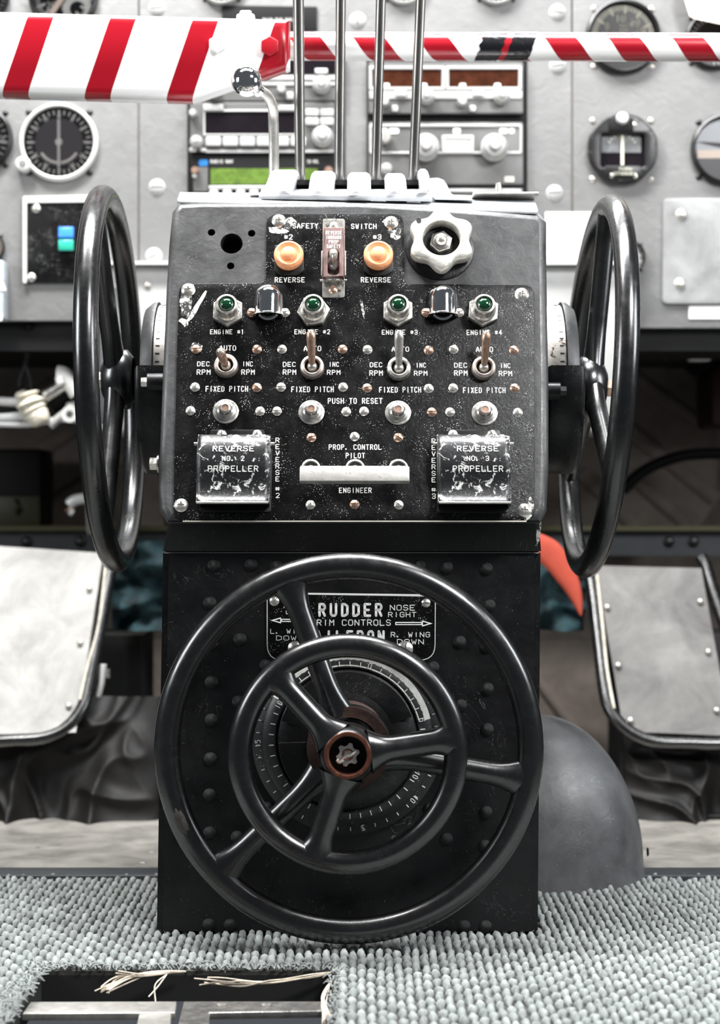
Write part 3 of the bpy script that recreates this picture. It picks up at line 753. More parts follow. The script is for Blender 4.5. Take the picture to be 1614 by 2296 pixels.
cable('cable', 'black looped wire dropping from the panel to the tape wrap, outer run', [(62, 726, 2.46), (62, 800, 2.5), (46, 850, 2.5), (44, 880, 2.5)], .0045, m_blk2)
cable('cable', 'black looped wire dropping from the panel to the tape wrap, inner run', [(66, 726, 2.46), (58, 800, 2.5), (68, 850, 2.5), (72, 880, 2.5)], .0045, m_blk2)
cable('hose', 'black hose curving across the right footwell lining', [(1395, 1100, 2.9), (1440, 1058, 2.9), (1500, 1030, 2.9), (1560, 1018, 2.9), (1660, 1016, 2.9)], .009, m_blk2)['category'] = 'hose'
def lump(pts, r0, seed, mt, name, label, cat, rr=.35):
    q = spline([P(*p) for p in pts], 10); N_ = len(q)
    ra = [r0*(1+rr*noise.noise(Vector((i*.35, seed, 0))))*math.sin(PI*(i+1)/(N_+1))**.35 for i in range(N_)]
    return tag(part(name, sweep(q, ra, n=14), mt), label, cat)
lump([(62, 880, 2.49), (75, 915, 2.49), (95, 950, 2.49)], .017, 1, m_knit, 'tape_wrap', 'knobbly cream tape wrap binding the cables on the left', 'tape', .6)
lump([(45, 878, 2.5), (62, 915, 2.5), (78, 940, 2.5)], .012, 4, m_knit, 'tape_wrap', 'smaller cream tape wrap behind the first on the left cables', 'tape', .6)
o = thing('cable_connector', 'silver cable connector with black barrel behind the left wheel rim', 'connector')
part('barrel', sweep([P(100, 890, 2.5), P(145, 862, 2.5)], .009, n=14), m_steel, o)
part('dark_sleeve', sweep([P(112, 905, 2.52), P(165, 870, 2.52)], .016, n=14), m_blk2, o)
part('elbow', sweep(spline([P(128, 836, 2.49), P(145, 840, 2.49), P(160, 865, 2.49), P(172, 885, 2.49)], 5), .010, n=12), m_bezel, o, label='white elbow fitting')
part('pin', sweep([P(133, 846, 2.48), P(136, 860, 2.48)], .006, n=10), m_bezel, o)
o = thing('support_arm', 'grey arched arm with a round eye behind the left wheel rim', 'arm')
part('arm', sweep(spline([P(112, 955, 2.5), P(150, 925, 2.5), P(190, 918, 2.5), P(250, 935, 2.5)], 6), [.006]*7+[.012]*12, n=12), m_grey2, o)
part('eye', xf(lathe([(.005, -.004), (.011, -.004), (.011, .004), (.005, .004)], 20, close=True), Matrix.Translation(P(157, 929, 2.485)) @ RX(PI/2)), m_bezel, o)
o = thing('white_fitting', 'small white angled pipe fitting low behind the left wheel rim', 'fitting')
part('pipe', sweep(spline([P(190, 1118, 2.6), P(168, 1122, 2.6), P(154, 1132, 2.6)], 5), .008, n=12), m_bezel, o)
part('ring', sweep([P(153, 1140, 2.6), P(155, 1144, 2.6)], .0065, n=12), m_copper, o)
part('stem', sweep([P(190, 1118, 2.6), P(200, 1124, 2.62), P(204, 1192, 2.712)], .006, n=10), m_bezel, o)
part('tip', sweep([P(156, 1146, 2.6), P(164, 1151, 2.6)], .005, n=12), m_bezel, o)
for i, (x0, x1, y, mt_, lb) in enumerate(((1412, 1466, 795, m_knit, 'long cream tag'), (1488, 1504, 797, m_cream, 'small round cream tag'), (1514, 1536, 795, m_olive, 'olive tag'), (1545, 1596, 801, m_wire, 'pale blue-grey tag'))):
    a, b = P(x0, y-6, 2.6), P(x1, y+8, 2.6)
    tag(part('terminal_tag', wbox(a.x, b.x, 2.6, 2.62, b.z, a.z, .003), mt_), lb+' in the row under the right panel edge', 'tag')
a, b = P(1392, 752, 2.55), P(1760, 766, 2.55)
tag(part('conduit', sweep([Vector((a.x, 2.55, a.z)), Vector((b.x, 2.55, a.z-.002))], .007, n=12), m_fair), 'dark grey conduit running under the right part of the panel', 'conduit')
a, b = P(1580, 830, 2.95), P(1800, 960, 2.95)
tag(part('red_case', wbox(a.x, b.x, 2.9, 3.02, b.z, a.z, .006), mat('dark_maroon', (.03, .004, .004), .5)), 'very dark maroon case at the far right of the footwell', 'case')
# ---------------- foot pedals ----------------
def pedal(label, mpts, tube, flip, d0, d1, y0, y1, mt):
    """tubular frame carrying a woven mesh sheet, leaning toward the top away from the camera"""
    o = thing('foot_pedal', label, 'pedal', None, 'tubular foot pedals either side of the pedestal')
    def q(x, y, off=0):
        t = (y-y0)/(y1-y0); return P(x, y, d0+(d1-d0)*t-off)
    nx, ny = 26, 34
    (xa, ya), (xb, yb), (xc, yc), (xd, yd) = mpts      # tl tr br bl
    def fn(u, v):
        x = (xa*(1-u)+xb*u)*(1-v)+(xd*(1-u)+xc*u)*v; y = (ya*(1-u)+yb*u)*(1-v)+(yd*(1-u)+yc*u)*v
        b = .006*noise.noise(Vector((u*2.2, v*2.2, xa*.01)))
        return q(x, y, .004+b)
    part('mesh_sheet', grid(nx, ny, fn), mt, o)
    part('frame_tube', sweep(spline([q(x, y) for x, y in tube], 8), .0085, n=14), m_wheel, o)
    part('binding', sweep(spline([q(x, y, .006) for x, y in flip], 6), .0022, .0035, n=8), m_knit, o, label='pale frayed binding strip')
    for (u, v) in ((.04, .25), (.05, .6), (.08, .93), (.93, .2), (.92, .5), (.9, .85)):
        p = fn(u, v); part('rivet', DOT, None, o, Matrix.Translation(p+Vector((0, -.003, 0))) @ RX(PI/2) @ S(.0042, .0042, .5))
    return o
m_weave1 = mat('pale_woven_mesh', (.34, .33, .31), .6, var=.35, vscale=14, bump=.3)
m_weave2 = mat('grey_woven_mesh', (.10, .096, .09), .6, var=.6, vscale=14, bump=.3, patch=(.07, .065, .06), pscale=9, pth=.60)
for m_ in (m_weave1, m_weave2):      # woven threads as fine relief and tone
    nt = m_.node_tree; N = nt.nodes; K = nt.links; tc = N.new('ShaderNodeTexCoord')
    w1 = N.new('ShaderNodeTexWave'); w1.inputs['Scale'].default_value = 95; w1.inputs['Distortion'].default_value = .8; w1.bands_direction = 'X'
    w2 = N.new('ShaderNodeTexWave'); w2.inputs['Scale'].default_value = 95; w2.inputs['Distortion'].default_value = .8; w2.bands_direction = 'Z'
    K.new(tc.outputs['Object'], w1.inputs[0]); K.new(tc.outputs['Object'], w2.inputs[0])
    mm = N.new('ShaderNodeMath'); mm.operation = 'MULTIPLY'; K.new(w1.outputs[1], mm.inputs[0]); K.new(w2.outputs[1], mm.inputs[1])
    mr = N.new('ShaderNodeMapRange'); mr.inputs[3].default_value = .8; mr.inputs[4].default_value = 1.15; K.new(mm.outputs[0], mr.inputs[0])
    b = N['Principled BSDF']; src = b.inputs['Base Color'].links[0].from_socket
    mx = N.new('ShaderNodeMix'); mx.data_type = 'RGBA'; mx.blend_type = 'MULTIPLY'; mx.inputs[0].default_value = 1
    K.new(src, mx.inputs[6]); K.new(mr.outputs[0], mx.inputs[7]); K.new(mx.outputs[2], b.inputs['Base Color'])
pedal('left foot pedal, pale woven mesh sheet in a black tubular frame', [(-40, 1222), (232, 1240), (170, 1642), (-70, 1648)],
      [(250, 1262), (238, 1330), (218, 1440), (200, 1530), (186, 1585), (150, 1632), (100, 1655), (30, 1661), (-60, 1661), (-130, 1620), (-150, 1500)],
      [(238, 1262), (222, 1400), (196, 1500), (180, 1570)], 2.50, 2.36, 1230, 1660, m_weave1)
pedal('right foot pedal, worn grey woven mesh sheet in a black tubular frame', [(1336, 1268), (1572, 1274), (1640, 1650), (1398, 1640)],
      [(1318, 1262), (1330, 1340), (1342, 1440), (1354, 1540), (1368, 1592), (1405, 1636), (1460, 1662), (1540, 1667), (1640, 1664), (1690, 1620), (1680, 1530), (1640, 1440), (1600, 1330), (1582, 1270), (1572, 1250)],
      [(1338, 1290), (1350, 1400), (1360, 1500), (1376, 1590)], 2.50, 2.36, 1255, 1665, m_weave2)
o = thing('pedal_lever', 'short white lever beside the left foot pedal', 'lever')
part('blade', sweep([P(232, 1490, 2.42), P(228, 1530, 2.42), P(220, 1563, 2.42)], .0065, .004, n=10), m_bezel, o)
part('pivot', sweep([P(241, 1500, 2.42), P(242, 1520, 2.42)], .003, n=8), m_steel, o)
# leather gaiters under the pedals
def gaiter(label, x0, x1, y0, y1, seed, d=2.42, pr=.05):
    def fn(u, v):
        x = x0+(x1-x0)*u; y = y0+(y1-y0)*v
        p = Vector((u*1.8+seed, v*1.2, seed)); wv = noise.noise(p*.8)*2.5
        f = .9*(1-2*abs(noise.noise(Vector((u*2.2+wv*.35+seed, v*1.5+wv*.4, 1)))))**2+.35*(1-2*abs(noise.noise(Vector((u*4+wv+seed, v*2.6, 5)))))**2
        lim = math.sin(PI*u)**.4*(.35+.65*v)
        q = P(x+10*noise.noise(p*1.7), y, d)
        return Vector((q.x, d-pr*f*lim-.05*v, q.z))
    o = tag(part('pedal_gaiter', grid(90, 60, fn), m_leather), label, 'gaiter', 'leather gaiters under the foot pedals')
    return o
gaiter('crumpled black leather gaiter under the left foot pedal', -60, 372, 1560, 1842, 2.3)
gaiter('crumpled dark leather gaiter under the right foot pedal', 1390, 1700, 1600, 1850, 7.9)
for lb, x0, x1 in (('dark sill box under the left foot pedal', -200, 330), ('dark sill box under the right foot pedal', 1380, 1760)):
    a, b = P(x0, 1500, 2.62), P(x1, 1500, 2.62)
    tag(part('sill_box', wbox(a.x, b.x, 2.55, 2.70, 0, .22), m_dark), lb, 'box')
# cloths stuffed behind the pedestal
def cloth(name, label, x0, x1, y0, y1, d, seed, mt, amp=.02):
    def fn(u, v):
        p = Vector((u*14+seed, v*3+u*4, seed)); f = noise.noise(p)+.5*noise.noise(p*2.3)
        q = P(x0+(x1-x0)*u+8*noise.noise(p), y0+(y1-y0)*v+(6*noise.noise(p*1.3) if v < .1 else 0), d)
        return q+Vector((0, -amp*f, 0))
    return tag(part(name, grid(80, 40, fn), mt), label, 'cloth')
cloth('teal_cloth', 'crumpled teal cloth seen left and right behind the pedestal', 250, 1312, 1216, 1414, 2.5, 3.1, m_teal, .045)
def strip(pts, wd, th, mt, name, label, cat, d):
    q = spline([P(x, y, d) for x, y, _ in pts], 8); n = len(q); ws = [p[2] for p in pts]
    ra = [ws[min(int(i/8), len(ws)-2)]*(1-(i/8 % 1))+ws[min(int(i/8), len(ws)-2)+1]*(i/8 % 1) if i < n-1 else ws[-1] for i in range(n)]
    return tag(part(name, sweep(q, [r*d/F for r in ra], th, up=(0, -1, 0), n=12), mt), label, cat)
strip([(1190, 1215, 24), (1232, 1240, 30), (1270, 1292, 24), (1292, 1340, 14), (1302, 1380, 2)], 0, .004, m_ora, 'orange_cloth', 'orange cloth strip hanging over the teal cloth right of the pedestal', 'cloth', 2.44)
# ================= PEDESTAL =================
ped = thing('control_pedestal', 'black control pedestal standing on the carpet, riveted lower cover and sloping upper box', 'pedestal', T(0, 1.74, 0))
def wpart(name, me, mt, parent, **k): return part(name, me, mt, parent, inv(parent), **k)
def inset(pts, d):
    out = []; n = len(pts)
    for i in range(n):
        a, p, b = Vector(pts[i-1]), Vector(pts[i]), Vector(pts[(i+1) % n])
        t1 = (p-a).normalized(); t2 = (b-p).normalized(); n1 = Vector((-t1.y, t1.x)); n2 = Vector((-t2.y, t2.x))
        m = (n1+n2).normalized(); out.append(p+m*(d/max(.5, m.dot(n1))))
    return [(p[0], p[1]) for p in out]
def loft(rings, cap0=True, cap1=True):
    v, f = [], []; n = len(rings[0])
    for r in rings: v += [tuple(p) for p in r]
    for i in range(len(rings)-1):
        for k in range(n):
            l = (k+1) % n; f.append((i*n+k, i*n+l, (i+1)*n+l, (i+1)*n+k))
    if cap0: f.append(tuple(reversed(range(n))))
    if cap1: f.append(tuple((len(rings)-1)*n+k for k in range(n)))
    me = mesh(v, f)
    bm = bmesh.new(); bm.from_mesh(me); bmesh.ops.recalc_face_normals(bm, faces=bm.faces); bm.to_mesh(me); bm.free()
    return me
# upper box: outline of the sloping face, counter-clockwise as seen
out_px = [(374, 1169), (1212, 1169), (1227, 1140), (1231, 1050), (1231, 850), (1228, 700), (1226, 560), (1226, 492), (1206, 478), (1000, 461),
          (800, 449), (450, 449), (400, 452), (385, 470), (378, 540), (372, 640), (366, 780), (357, 1000), (353, 1090), (357, 1140)]
face = [tuple(U.loc(x, y)[:2]) for x, y in out_px]
def ring2(pts, z): return [U.M0 @ Vector((x, y, z)) for x, y in pts]
bv = .0075
rings = []
for a in (0, 22, 45, 67, 90):
    a = rad(a); rings.append(ring2(inset(face, bv*(1-sin(a))), -bv*(1-cos(a))))
back = []
for (x, y), (px, py) in zip(face, out_px):
    p = U.M0 @ Vector((x, y, -bv))
    top = py < 500
    yb = 1.985
    z = p.z if not top else P(0, 433+(px-800)*.004+max(0, px-950)*.028, yb).z
    if py > 1100: z = p.z
    back.append(Vector((p.x*(.985 if not top else .978), yb, z)))
rings.append(back)
body = loft(rings)
cut = [lathe([(0, -.03), (r*U.k(x, y), -.03), (r*U.k(x, y), .01), (0, .01)], 28) for x, y, r in ((519, 546, 25), (474, 521, 8.5), (564, 523, 8.5), (517, 596, 8.5))]
for me, (x, y) in zip(cut, ((519, 546), (474, 521), (564, 523), (517, 596))): xf(me, U.mat(x, y))
for c_ in cut: body = boolean(body, c_)
sharp(body, 30)
wpart('upper_box', body, m_box, ped)
for x, y, r in ((519, 546, 24.5), (474, 521, 8.3), (564, 523, 8.3), (517, 596, 8.3)):
    k = U.k(x, y); part('hole_shade', lathe([(r*k, -.0008), (r*k, -.029), (0, -.029)], 28), m_slot, ped, inv(ped) @ U.mat(x, y))  # black lining added to paint the shade inside the holes
# tapered skirt between the upper box and the lower cover
skr = []
for x, y, off in ((0, 1169, -.003), (0, 1172, -.006)):
    a, b = U.at(376, y, off), U.at(1210, y, off)
    skr.append([a, b, Vector((b.x-.003, 1.985, b.z)), Vector((a.x+.003, 1.985, a.z))])
a, b = P(364, 1236, 1.741), P(1214, 1236, 1.741)
skr.append([a, b, Vector((b.x-.003, 1.985, b.z)), Vector((a.x+.003, 1.985, a.z))])
sk = loft(skr); bm = bmesh.new(); bm.from_mesh(sk); bmesh.ops.bevel(bm, geom=[e for e in bm.edges if abs(e.verts[0].co.z-e.verts[1].co.z) > .01], offset=.004, segments=3, affect='EDGES'); bm.to_mesh(sk); bm.free()
wpart('skirt', sharp(sk, 30), m_low, ped)
wpart('seam_shadow_gap', wbox(P(370, 0, 1.75).x, P(1208, 0, 1.75).x, 1.752, 1.97, P(0, 1244, 1.75).z, P(0, 1232, 1.75).z), m_slot, ped)
# lower cover
tl, tr, br, bl_ = L.at(364, 1240), L.at(1213, 1240), L.at(1207, 2088), L.at(350, 2088)
ys = 2.02
lc = loft([[bl_, br, Vector((br.x, ys, br.z)), Vector((bl_.x, ys, bl_.z))], [tl, tr, Vector((tr.x, ys, tr.z)), Vector((tl.x, ys, tl.z))]])
bm = bmesh.new(); bm.from_mesh(lc); bmesh.ops.bevel(bm, geom=[e for e in bm.edges if abs(e.verts[0].co.z-e.verts[1].co.z) > .01], offset=.006, segments=4, affect='EDGES')
bm.to_mesh(lc); bm.free()
wpart('lower_cover', sharp(lc, 40), m_low, ped)
wpart('edge_strip', wbox(tl.x+.002, tr.x-.002, tl.y+.0003, tl.y+.004, tl.z-.0004, tl.z+.0006), m_edge, ped)
RIV = lathe([(0, .62), (.35, .58), (.7, .42), (.93, .18), (1.0, 0)], 20); RIV.materials.append(m_low)
for x, y in ((480, 1268), (563, 1266), (470, 1352), (474, 1443), (538, 1434), (474, 1530), (474, 1615), (472, 1702), (470, 1783), (470, 1868), (532, 1878),
             (597, 1492), (535, 1574), (602, 1812), (1001, 1273), (1090, 1275), (1096, 1358), (1030, 1440), (1090, 1450), (1092, 1545), (1092, 1636), (970, 1497), (1032, 1582),
             (1089, 1822), (1086, 1898), (1000, 1882), (963, 1815), (468, 2075), (516, 2075), (1040, 2078), (1088, 2078), (620, 1270), (940, 1270)):
    part('rivet', RIV, None, ped, inv(ped) @ L.mat(x, y) @ S(15.5*L.k(x, y)))
# upper right trim and toggle on top of the box
o = thing('top_plate', 'thin metal plate with a small toggle on top of the pedestal at the right', 'plate', Matrix.Translation(P(1130, 444, 1.93)))
k = 1.93/F
part('plate', box(146*k, .05, .002, .0006, (0, 0, .001)), m_alu, o)
part('toggle_lever', sweep([(-13*k, 0, .001), (-13*k, 0, .010), (-13*k, 0, .0155)], [.0036, .0036, .0026], n=12), m_nickel, o)
for x in (-46, 46): part('screw', SLOT['s'], None, o, T(x*k, -.012, .002) @ S(.006, .006, .0045))
# quadrant cover with slots on top of the box
qd = thing('lever_quadrant', 'pale grey slotted quadrant cover on top of the pedestal between the lever rods', 'quadrant', Matrix.Translation(P(790, 440, 1.9)))
def qstrip(x0, x1, ytop, slant=0, z0=432, r=10):
    """arched strip between two slots: a rounded front hump running back"""
    prof = []
    d0, d1 = 1.845, 1.975
    zf, zt = P(0, z0, d0).z, P(0, ytop, 1.90).z
    H = zt-zf
    for i in range(9):
        a = PI/2*i/8; prof.append((d0+.042*(1-cos(a)), zf+H*sin(a)))
    prof.append((d1, zt+.002))
    xa, xb = (x0-807)*1.88/F, (x1-807)*1.88/F; e = min(.004, (xb-xa)*.3)
    rs_ = []
    for x, dz in ((xa, -.005), (xa+e*.3, -.002), (xa+e, 0), (xb-e, 0), (xb-e*.3, -.002), (xb, -.005)):
        rs_.append([Vector((x+slant*(z-zf), y, max(z+dz, zf-.004))) for y, z in prof]+[Vector((x, d1, zf-.006)), Vector((x, d0, zf-.006))])
    return loft(rs_)
for x0, x1, yt, sl in ((592, 655, 388, .25), (692, 747, 391, .1), (779, 831, 394, 0), (864, 911, 396, -.05), (942, 966, 386, -.1)):
    wpart('cover_strip', sharp(qstrip(x0, x1, yt, sl), 40), m_hood, qd)
def hoodside(pts, d0, d1):
    r1 = [P(x, y, d0) for x, y in pts]; zb = min(p.z for p in r1)
    ra = [Vector((p.x, d0-.008, zb+(p.z-zb)*.12)) for p in r1]; rb = [Vector((p.x, d0+.012, zb+(p.z-zb)*.7)) for p in r1]
    rc = [Vector((p.x, d0+.035, p.z)) for p in r1]; rd = [Vector((p.x, d1, p.z)) for p in r1]
    return sharp(loft([ra, rb, rc, rd]), 50)
wpart('side_housing', hoodside([(975, 440), (968, 386), (985, 385), (998, 390), (1006, 402), (1013, 420), (1030, 436), (1060, 445), (1060, 452)], 1.875, 1.975), m_hood, qd)
wpart('side_housing', hoodside([(640, 440), (560, 440), (583, 424), (585, 410), (592, 401), (600, 399), (610, 396), (618, 399), (600, 430)], 1.88, 1.97), m_hood, qd)
wpart('front_flange', loft([[P(580, 434, 1.838), P(968, 434, 1.838), P(968, 452, 1.838), P(580, 446, 1.838)], [P(592, 424, 1.866), P(962, 424, 1.866), P(962, 452, 1.866), P(592, 446, 1.866)]]), m_hood, qd)
wpart('slot_well', wbox((620-807)*1.9/F, (960-807)*1.9/F, 1.872, 1.96, P(0, 425, 1.9).z, P(0, 414, 1.9).z), m_slot, qd)
wpart('base_pad', loft([[P(400, 450, 1.822), P(1200, 474, 1.822), P(1200, 480, 1.822), P(400, 456, 1.822)], [P(398, 446, 1.824), P(1206, 470, 1.824), P(1206, 480, 1.824), P(398, 456, 1.824)],
    [P(404, 431, 1.97), P(1196, 444, 1.97), P(1196, 452, 1.97), P(404, 440, 1.97)]]), mat('lit_top_tone', (.42, .43, .44), .4, var=.3, vscale=30, bump=.4, bscale=70), qd)  # pale tone paints in the bright light on the dark box's top
for x in (635, 713, 798, 884, 949):
    part('screw', SLOT['s'], None, qd, inv(qd) @ Matrix.Translation(P(x, 427, 1.838)) @ RX(rad(18)) @ S(.0062, .0062, .006))
# lever rods
for i, (xb, yb, xt, rb, rt, lb) in enumerate(((673, 418, 669, 11, 12.5, 'leftmost of the four bare metal lever rods'), (760, 420, 764, 11, 11.5, 'second lever rod from the left, slightly darker'),
                                        (842, 420, 854, 11, 11.5, 'third lever rod from the left, leaning right'), (925, 424, 943, 11, 11.5, 'rightmost of the four bare metal lever rods'))):
    o = thing('control_lever', lb+' rising from the pedestal top', 'lever', Matrix.Translation(P(xb, yb, 1.905)), 'bare metal lever rods on the pedestal')
    a, b = P(xb, yb+6, 1.905), P(xt, 0, 1.87); c_ = b+(b-a)*.22
    wpart('rod', sweep([a-(b-a)*.06, a, a+(b-a)*.5, b, c_], [rb*1.9/F]*2+[(rb+rt)/2*1.89/F]+[rt*1.87/F]*2, n=20), m_rod, o)
    wpart('lever_knob', xf(lathe([(0, -.02), (.013, -.016), (.018, 0), (.013, .016), (0, .02)], 24, 80), Matrix.Translation(c_+Vector((0, 0, .018)))), m_wheel, o)
    wpart('base_sleeve', sweep([a-(b-a)*.02, a+(b-a)*.022], rb*1.16*1.9/F, n=20), m_rod, o)
# bent lever with chrome ball
o = thing('ball_lever', 'bent flat lever with a chrome ball knob in front of the striped boom', 'lever', Matrix.Translation(P(613, 400, 1.90)))
pts = [P(614, 408, 1.91), P(614, 340, 1.905), P(613, 270, 1.895), P(611, 240, 1.885), P(600, 216, 1.87), P(583, 203, 1.855), P(566, 194, 1.84)]
wpart('arm', sweep(spline(pts, 6), .0052, .0038, up=(0, -1, 0), n=8), m_alu, o)
wpart('ball', xf(lathe([(34.5*1.83/F*sin(PI*i/16), 34.5*1.83/F*cos(PI*i/16)) for i in range(17)], 32, 80), Matrix.Translation(P(553, 183, 1.83))), m_chrome, o)
wpart('collar', sweep([P(574, 199, 1.838), P(580, 204, 1.842)], .0064, n=16), m_chrome, o)

# ---------------- control panel on the sloping face ----------------
cpn = thing('engraved_plate', 'black engraved propeller control panel on the sloping face of the pedestal', 'panel', U.M0.copy())
OF = .0022
pl = rnd([(388, 1169), (1198, 1168), (1197, 640), (906, 639), (904, 481), (598, 481), (596, 637), (403, 638), (396, 800)],
         [24, 24, 26, 8, 24, 24, 18, 20, 0], 5)
fplate(cpn, 'plate', U, [(x, y) for x, y in pl], OF, .0001, m_pan, .0005)
fplate(cpn, 'bright_edge', U, [(410, 1171.5), (1180, 1171.5), (1180, 1169), (410, 1169)], OF, .0003, m_edge, 0)
OFF = OF+.0001
for s, x0, y0, x1, y1 in (
    ('SAFETY', 656, 500, 713, 513), ('SWITCH', 787, 501, 844, 514), ('REVERSE', 616, 621, 683, 634), ('REVERSE', 809, 621, 876, 634), ('#2', 637, 525, 656, 538), ('#3', 836, 525, 855, 538),
    ('ENGINE #1', 471, 738, 547, 750), ('ENGINE #2', 660, 738, 740, 750), ('ENGINE #3', 856, 739, 936, 751), ('ENGINE #4', 1046, 739, 1125, 752),
    ('AUTO', 492, 774, 529, 787), ('AUTO', 681, 775, 720, 788), ('AUTO', 878, 777, 917, 789), ('AUTO', 1067, 777, 1105, 790),
    ('DEC', 442, 810, 470, 822), ('RPM', 441, 828, 472, 841), ('INC', 543, 810, 567, 822), ('RPM', 541, 828, 571, 841),
    ('DEC', 634, 811, 663, 823), ('RPM', 634, 828, 664, 841), ('INC', 737, 811, 760, 823), ('RPM', 733, 829, 763, 841),
    ('DEC', 829, 812, 857, 824), ('RPM', 828, 830, 858, 843), ('INC', 932, 813, 955, 825), ('RPM', 928, 831, 958, 843),
    ('DEC', 1018, 813, 1047, 825), ('RPM', 1018, 830, 1048, 843), ('INC', 1121, 814, 1144, 826), ('RPM', 1118, 831, 1148, 844),
    ('FIXED PITCH', 461, 865, 556, 879), ('FIXED PITCH', 653, 866, 748, 880), ('FIXED PITCH', 850, 867, 944, 881), ('FIXED PITCH', 1038, 868, 1133, 882),
    ('PUSH TO RESET', 735, 892, 857, 906), ('PROP. CONTROL', 737, 996, 855, 1009), ('PILOT', 775, 1015, 818, 1028), ('ENGINEER', 760, 1093, 833, 1106)):
    lettering(cpn, U, s, x0, y0, x1, y1, OFF, .022)
for x, ys_ in ((622, 987), (972, 989)):
    for i, ch in enumerate('REVERSE'): lettering(cpn, U, ch, x-4.5, ys_-6+14.5*i, x+4.5, ys_+6+14.5*i, OFF, .02)
    lettering(cpn, U, '#', x-5, 1090+(2 if x > 800 else 0), x+5, 1102+(2 if x > 800 else 0), OFF, .02)
lettering(cpn, U, '2', 618, 1105, 627, 1117, OFF, .02); lettering(cpn, U, '3', 968, 1106, 977, 1119, OFF, .02)
for x, y in ((625, 495), (877, 499), (422, 650), (1170, 660), (406, 1133), (1176, 1144)): screw(cpn, U, x, y, 16, 'p', random.uniform(-.3, .3), OFF)
sl = [(439, 783, 'c', .1), (576, 783, 'c', .7), (632, 783, 's', -.2), (768, 783, 'c', .75), (824, 784, 's', 0), (961, 785, 'c', 1.3), (1017, 783, 's', -.4), (1152, 785, 'c', -.6),
      (437, 868, 's', 1.1), (576, 869, 'c', -.7), (630, 868, 's', 0), (769, 868, 's', -.9), (823, 870, 'c', .2), (961, 871, 's', -1.1), (1016, 870, 's', -.4), (1154, 870, 'c', -.4),
      (427, 921, 's', -1.3), (583, 922, 's', .8), (621, 922, 's', 0), (776, 923, 's', .9), (816, 922, 's', 1.57), (968, 924, 'c', 0), (1009, 924, 's', .5), (1161, 925, 's', -1.2),
      (698, 981, 'c', .3), (795, 979, 's', -1.0), (893, 981, 'c', -.6), (696, 1132, 's', 1.57), (795, 1131, 'c', 0), (894, 1132, 's', -.7)]
for x, y, kd, a in sl: screw(cpn, U, x, y, 11, kd, a+PI/2*0, OFF)
# flaked paint round some of the screws
m_flake = mat('flaked_paint', (.012, .012, .012), .5, patch=(.5, .49, .46), pscale=160, pth=.50, specks=.5, sscale=700)
m_flake2 = mat('flaked_paint_bright', (.10, .10, .10), .5, patch=(.62, .61, .58), pscale=220, pth=.44)
def flake(fr, x, y, rx, ry, seed, rot, mt, par, off):
    pts = []
    for i in range(22):
        a = 2*PI*i/22; r = 1+.45*noise.noise(Vector((cos(a)*1.6, sin(a)*1.6, seed)))
        px, py = rx*r*cos(a), ry*r*sin(a); pts.append((x+px*cos(rot)-py*sin(rot), y+px*sin(rot)+py*cos(rot)))
    fplate(par, 'flaked_patch', fr, pts, .00006, off, mt, 0)
for a_ in ((418, 676, 14, 34, 1, .1, m_flake), (440, 690, 5, 44, 2, .55, m_flake2), (412, 722, 12, 6, 3, .5, m_flake2), (640, 500, 20, 16, 4, 0, m_flake), (622, 516, 24, 7, 5, .1, m_flake2),
           (886, 516, 16, 20, 6, 0, m_flake), (868, 498, 10, 5, 7, .3, m_flake2), (1186, 1142, 10, 26, 8, .2, m_flake), (812, 690, 3, 22, 9, -.2, m_flake), (440, 780, 16, 10, 10, 0, m_flake)):
    flake(U, *a_[:6], a_[6], cpn, OFF)
for a_ in ((1150, 1196, 7, 26, 11, .3, m_flake2), (1204, 1190, 8, 34, 12, .1, m_flake2), (1176, 1186, 12, 5, 13, .2, m_flake)):
    flake(Frame(1236, 1.7395, -22), *a_[:6], a_[6], ped, .0004)
# lamps
for i, (x, y, rot) in enumerate(((511, 683, .52), (703, 683, 0.1), (892, 683, .52), (1083, 683, .45))):
    k = U.k(x, y)
    o = thing('indicator_lamp', ('leftmost', 'second from left', 'third from left', 'rightmost')[i]+' of the four green indicator lamps in hex nuts', 'lamp', U.mat(x, y+18, OFF), 'green engine lamps on the control panel')
    hx = [(37*k*cos(rot+PI/3*q), 37*k*sin(rot+PI/3*q)) for q in range(6)]
    part('hex_nut', plate(hx, 14*k, .0007), m_nickel, o)
    cl = part('collar', lathe([(28*k, 14*k), (28*k, 20*k), (25*k, 24*k), (25*k, 44*k), (23*k, 48*k), (19*k, 49*k), (17.5*k, 44*k)], 36), m_nickel, o)
    part('lens', lathe([(0, 54*k), (7*k, 53*k), (13*k, 50*k), (17*k, 44*k), (17.6*k, 40*k)], 32, 80), m_green, cl)
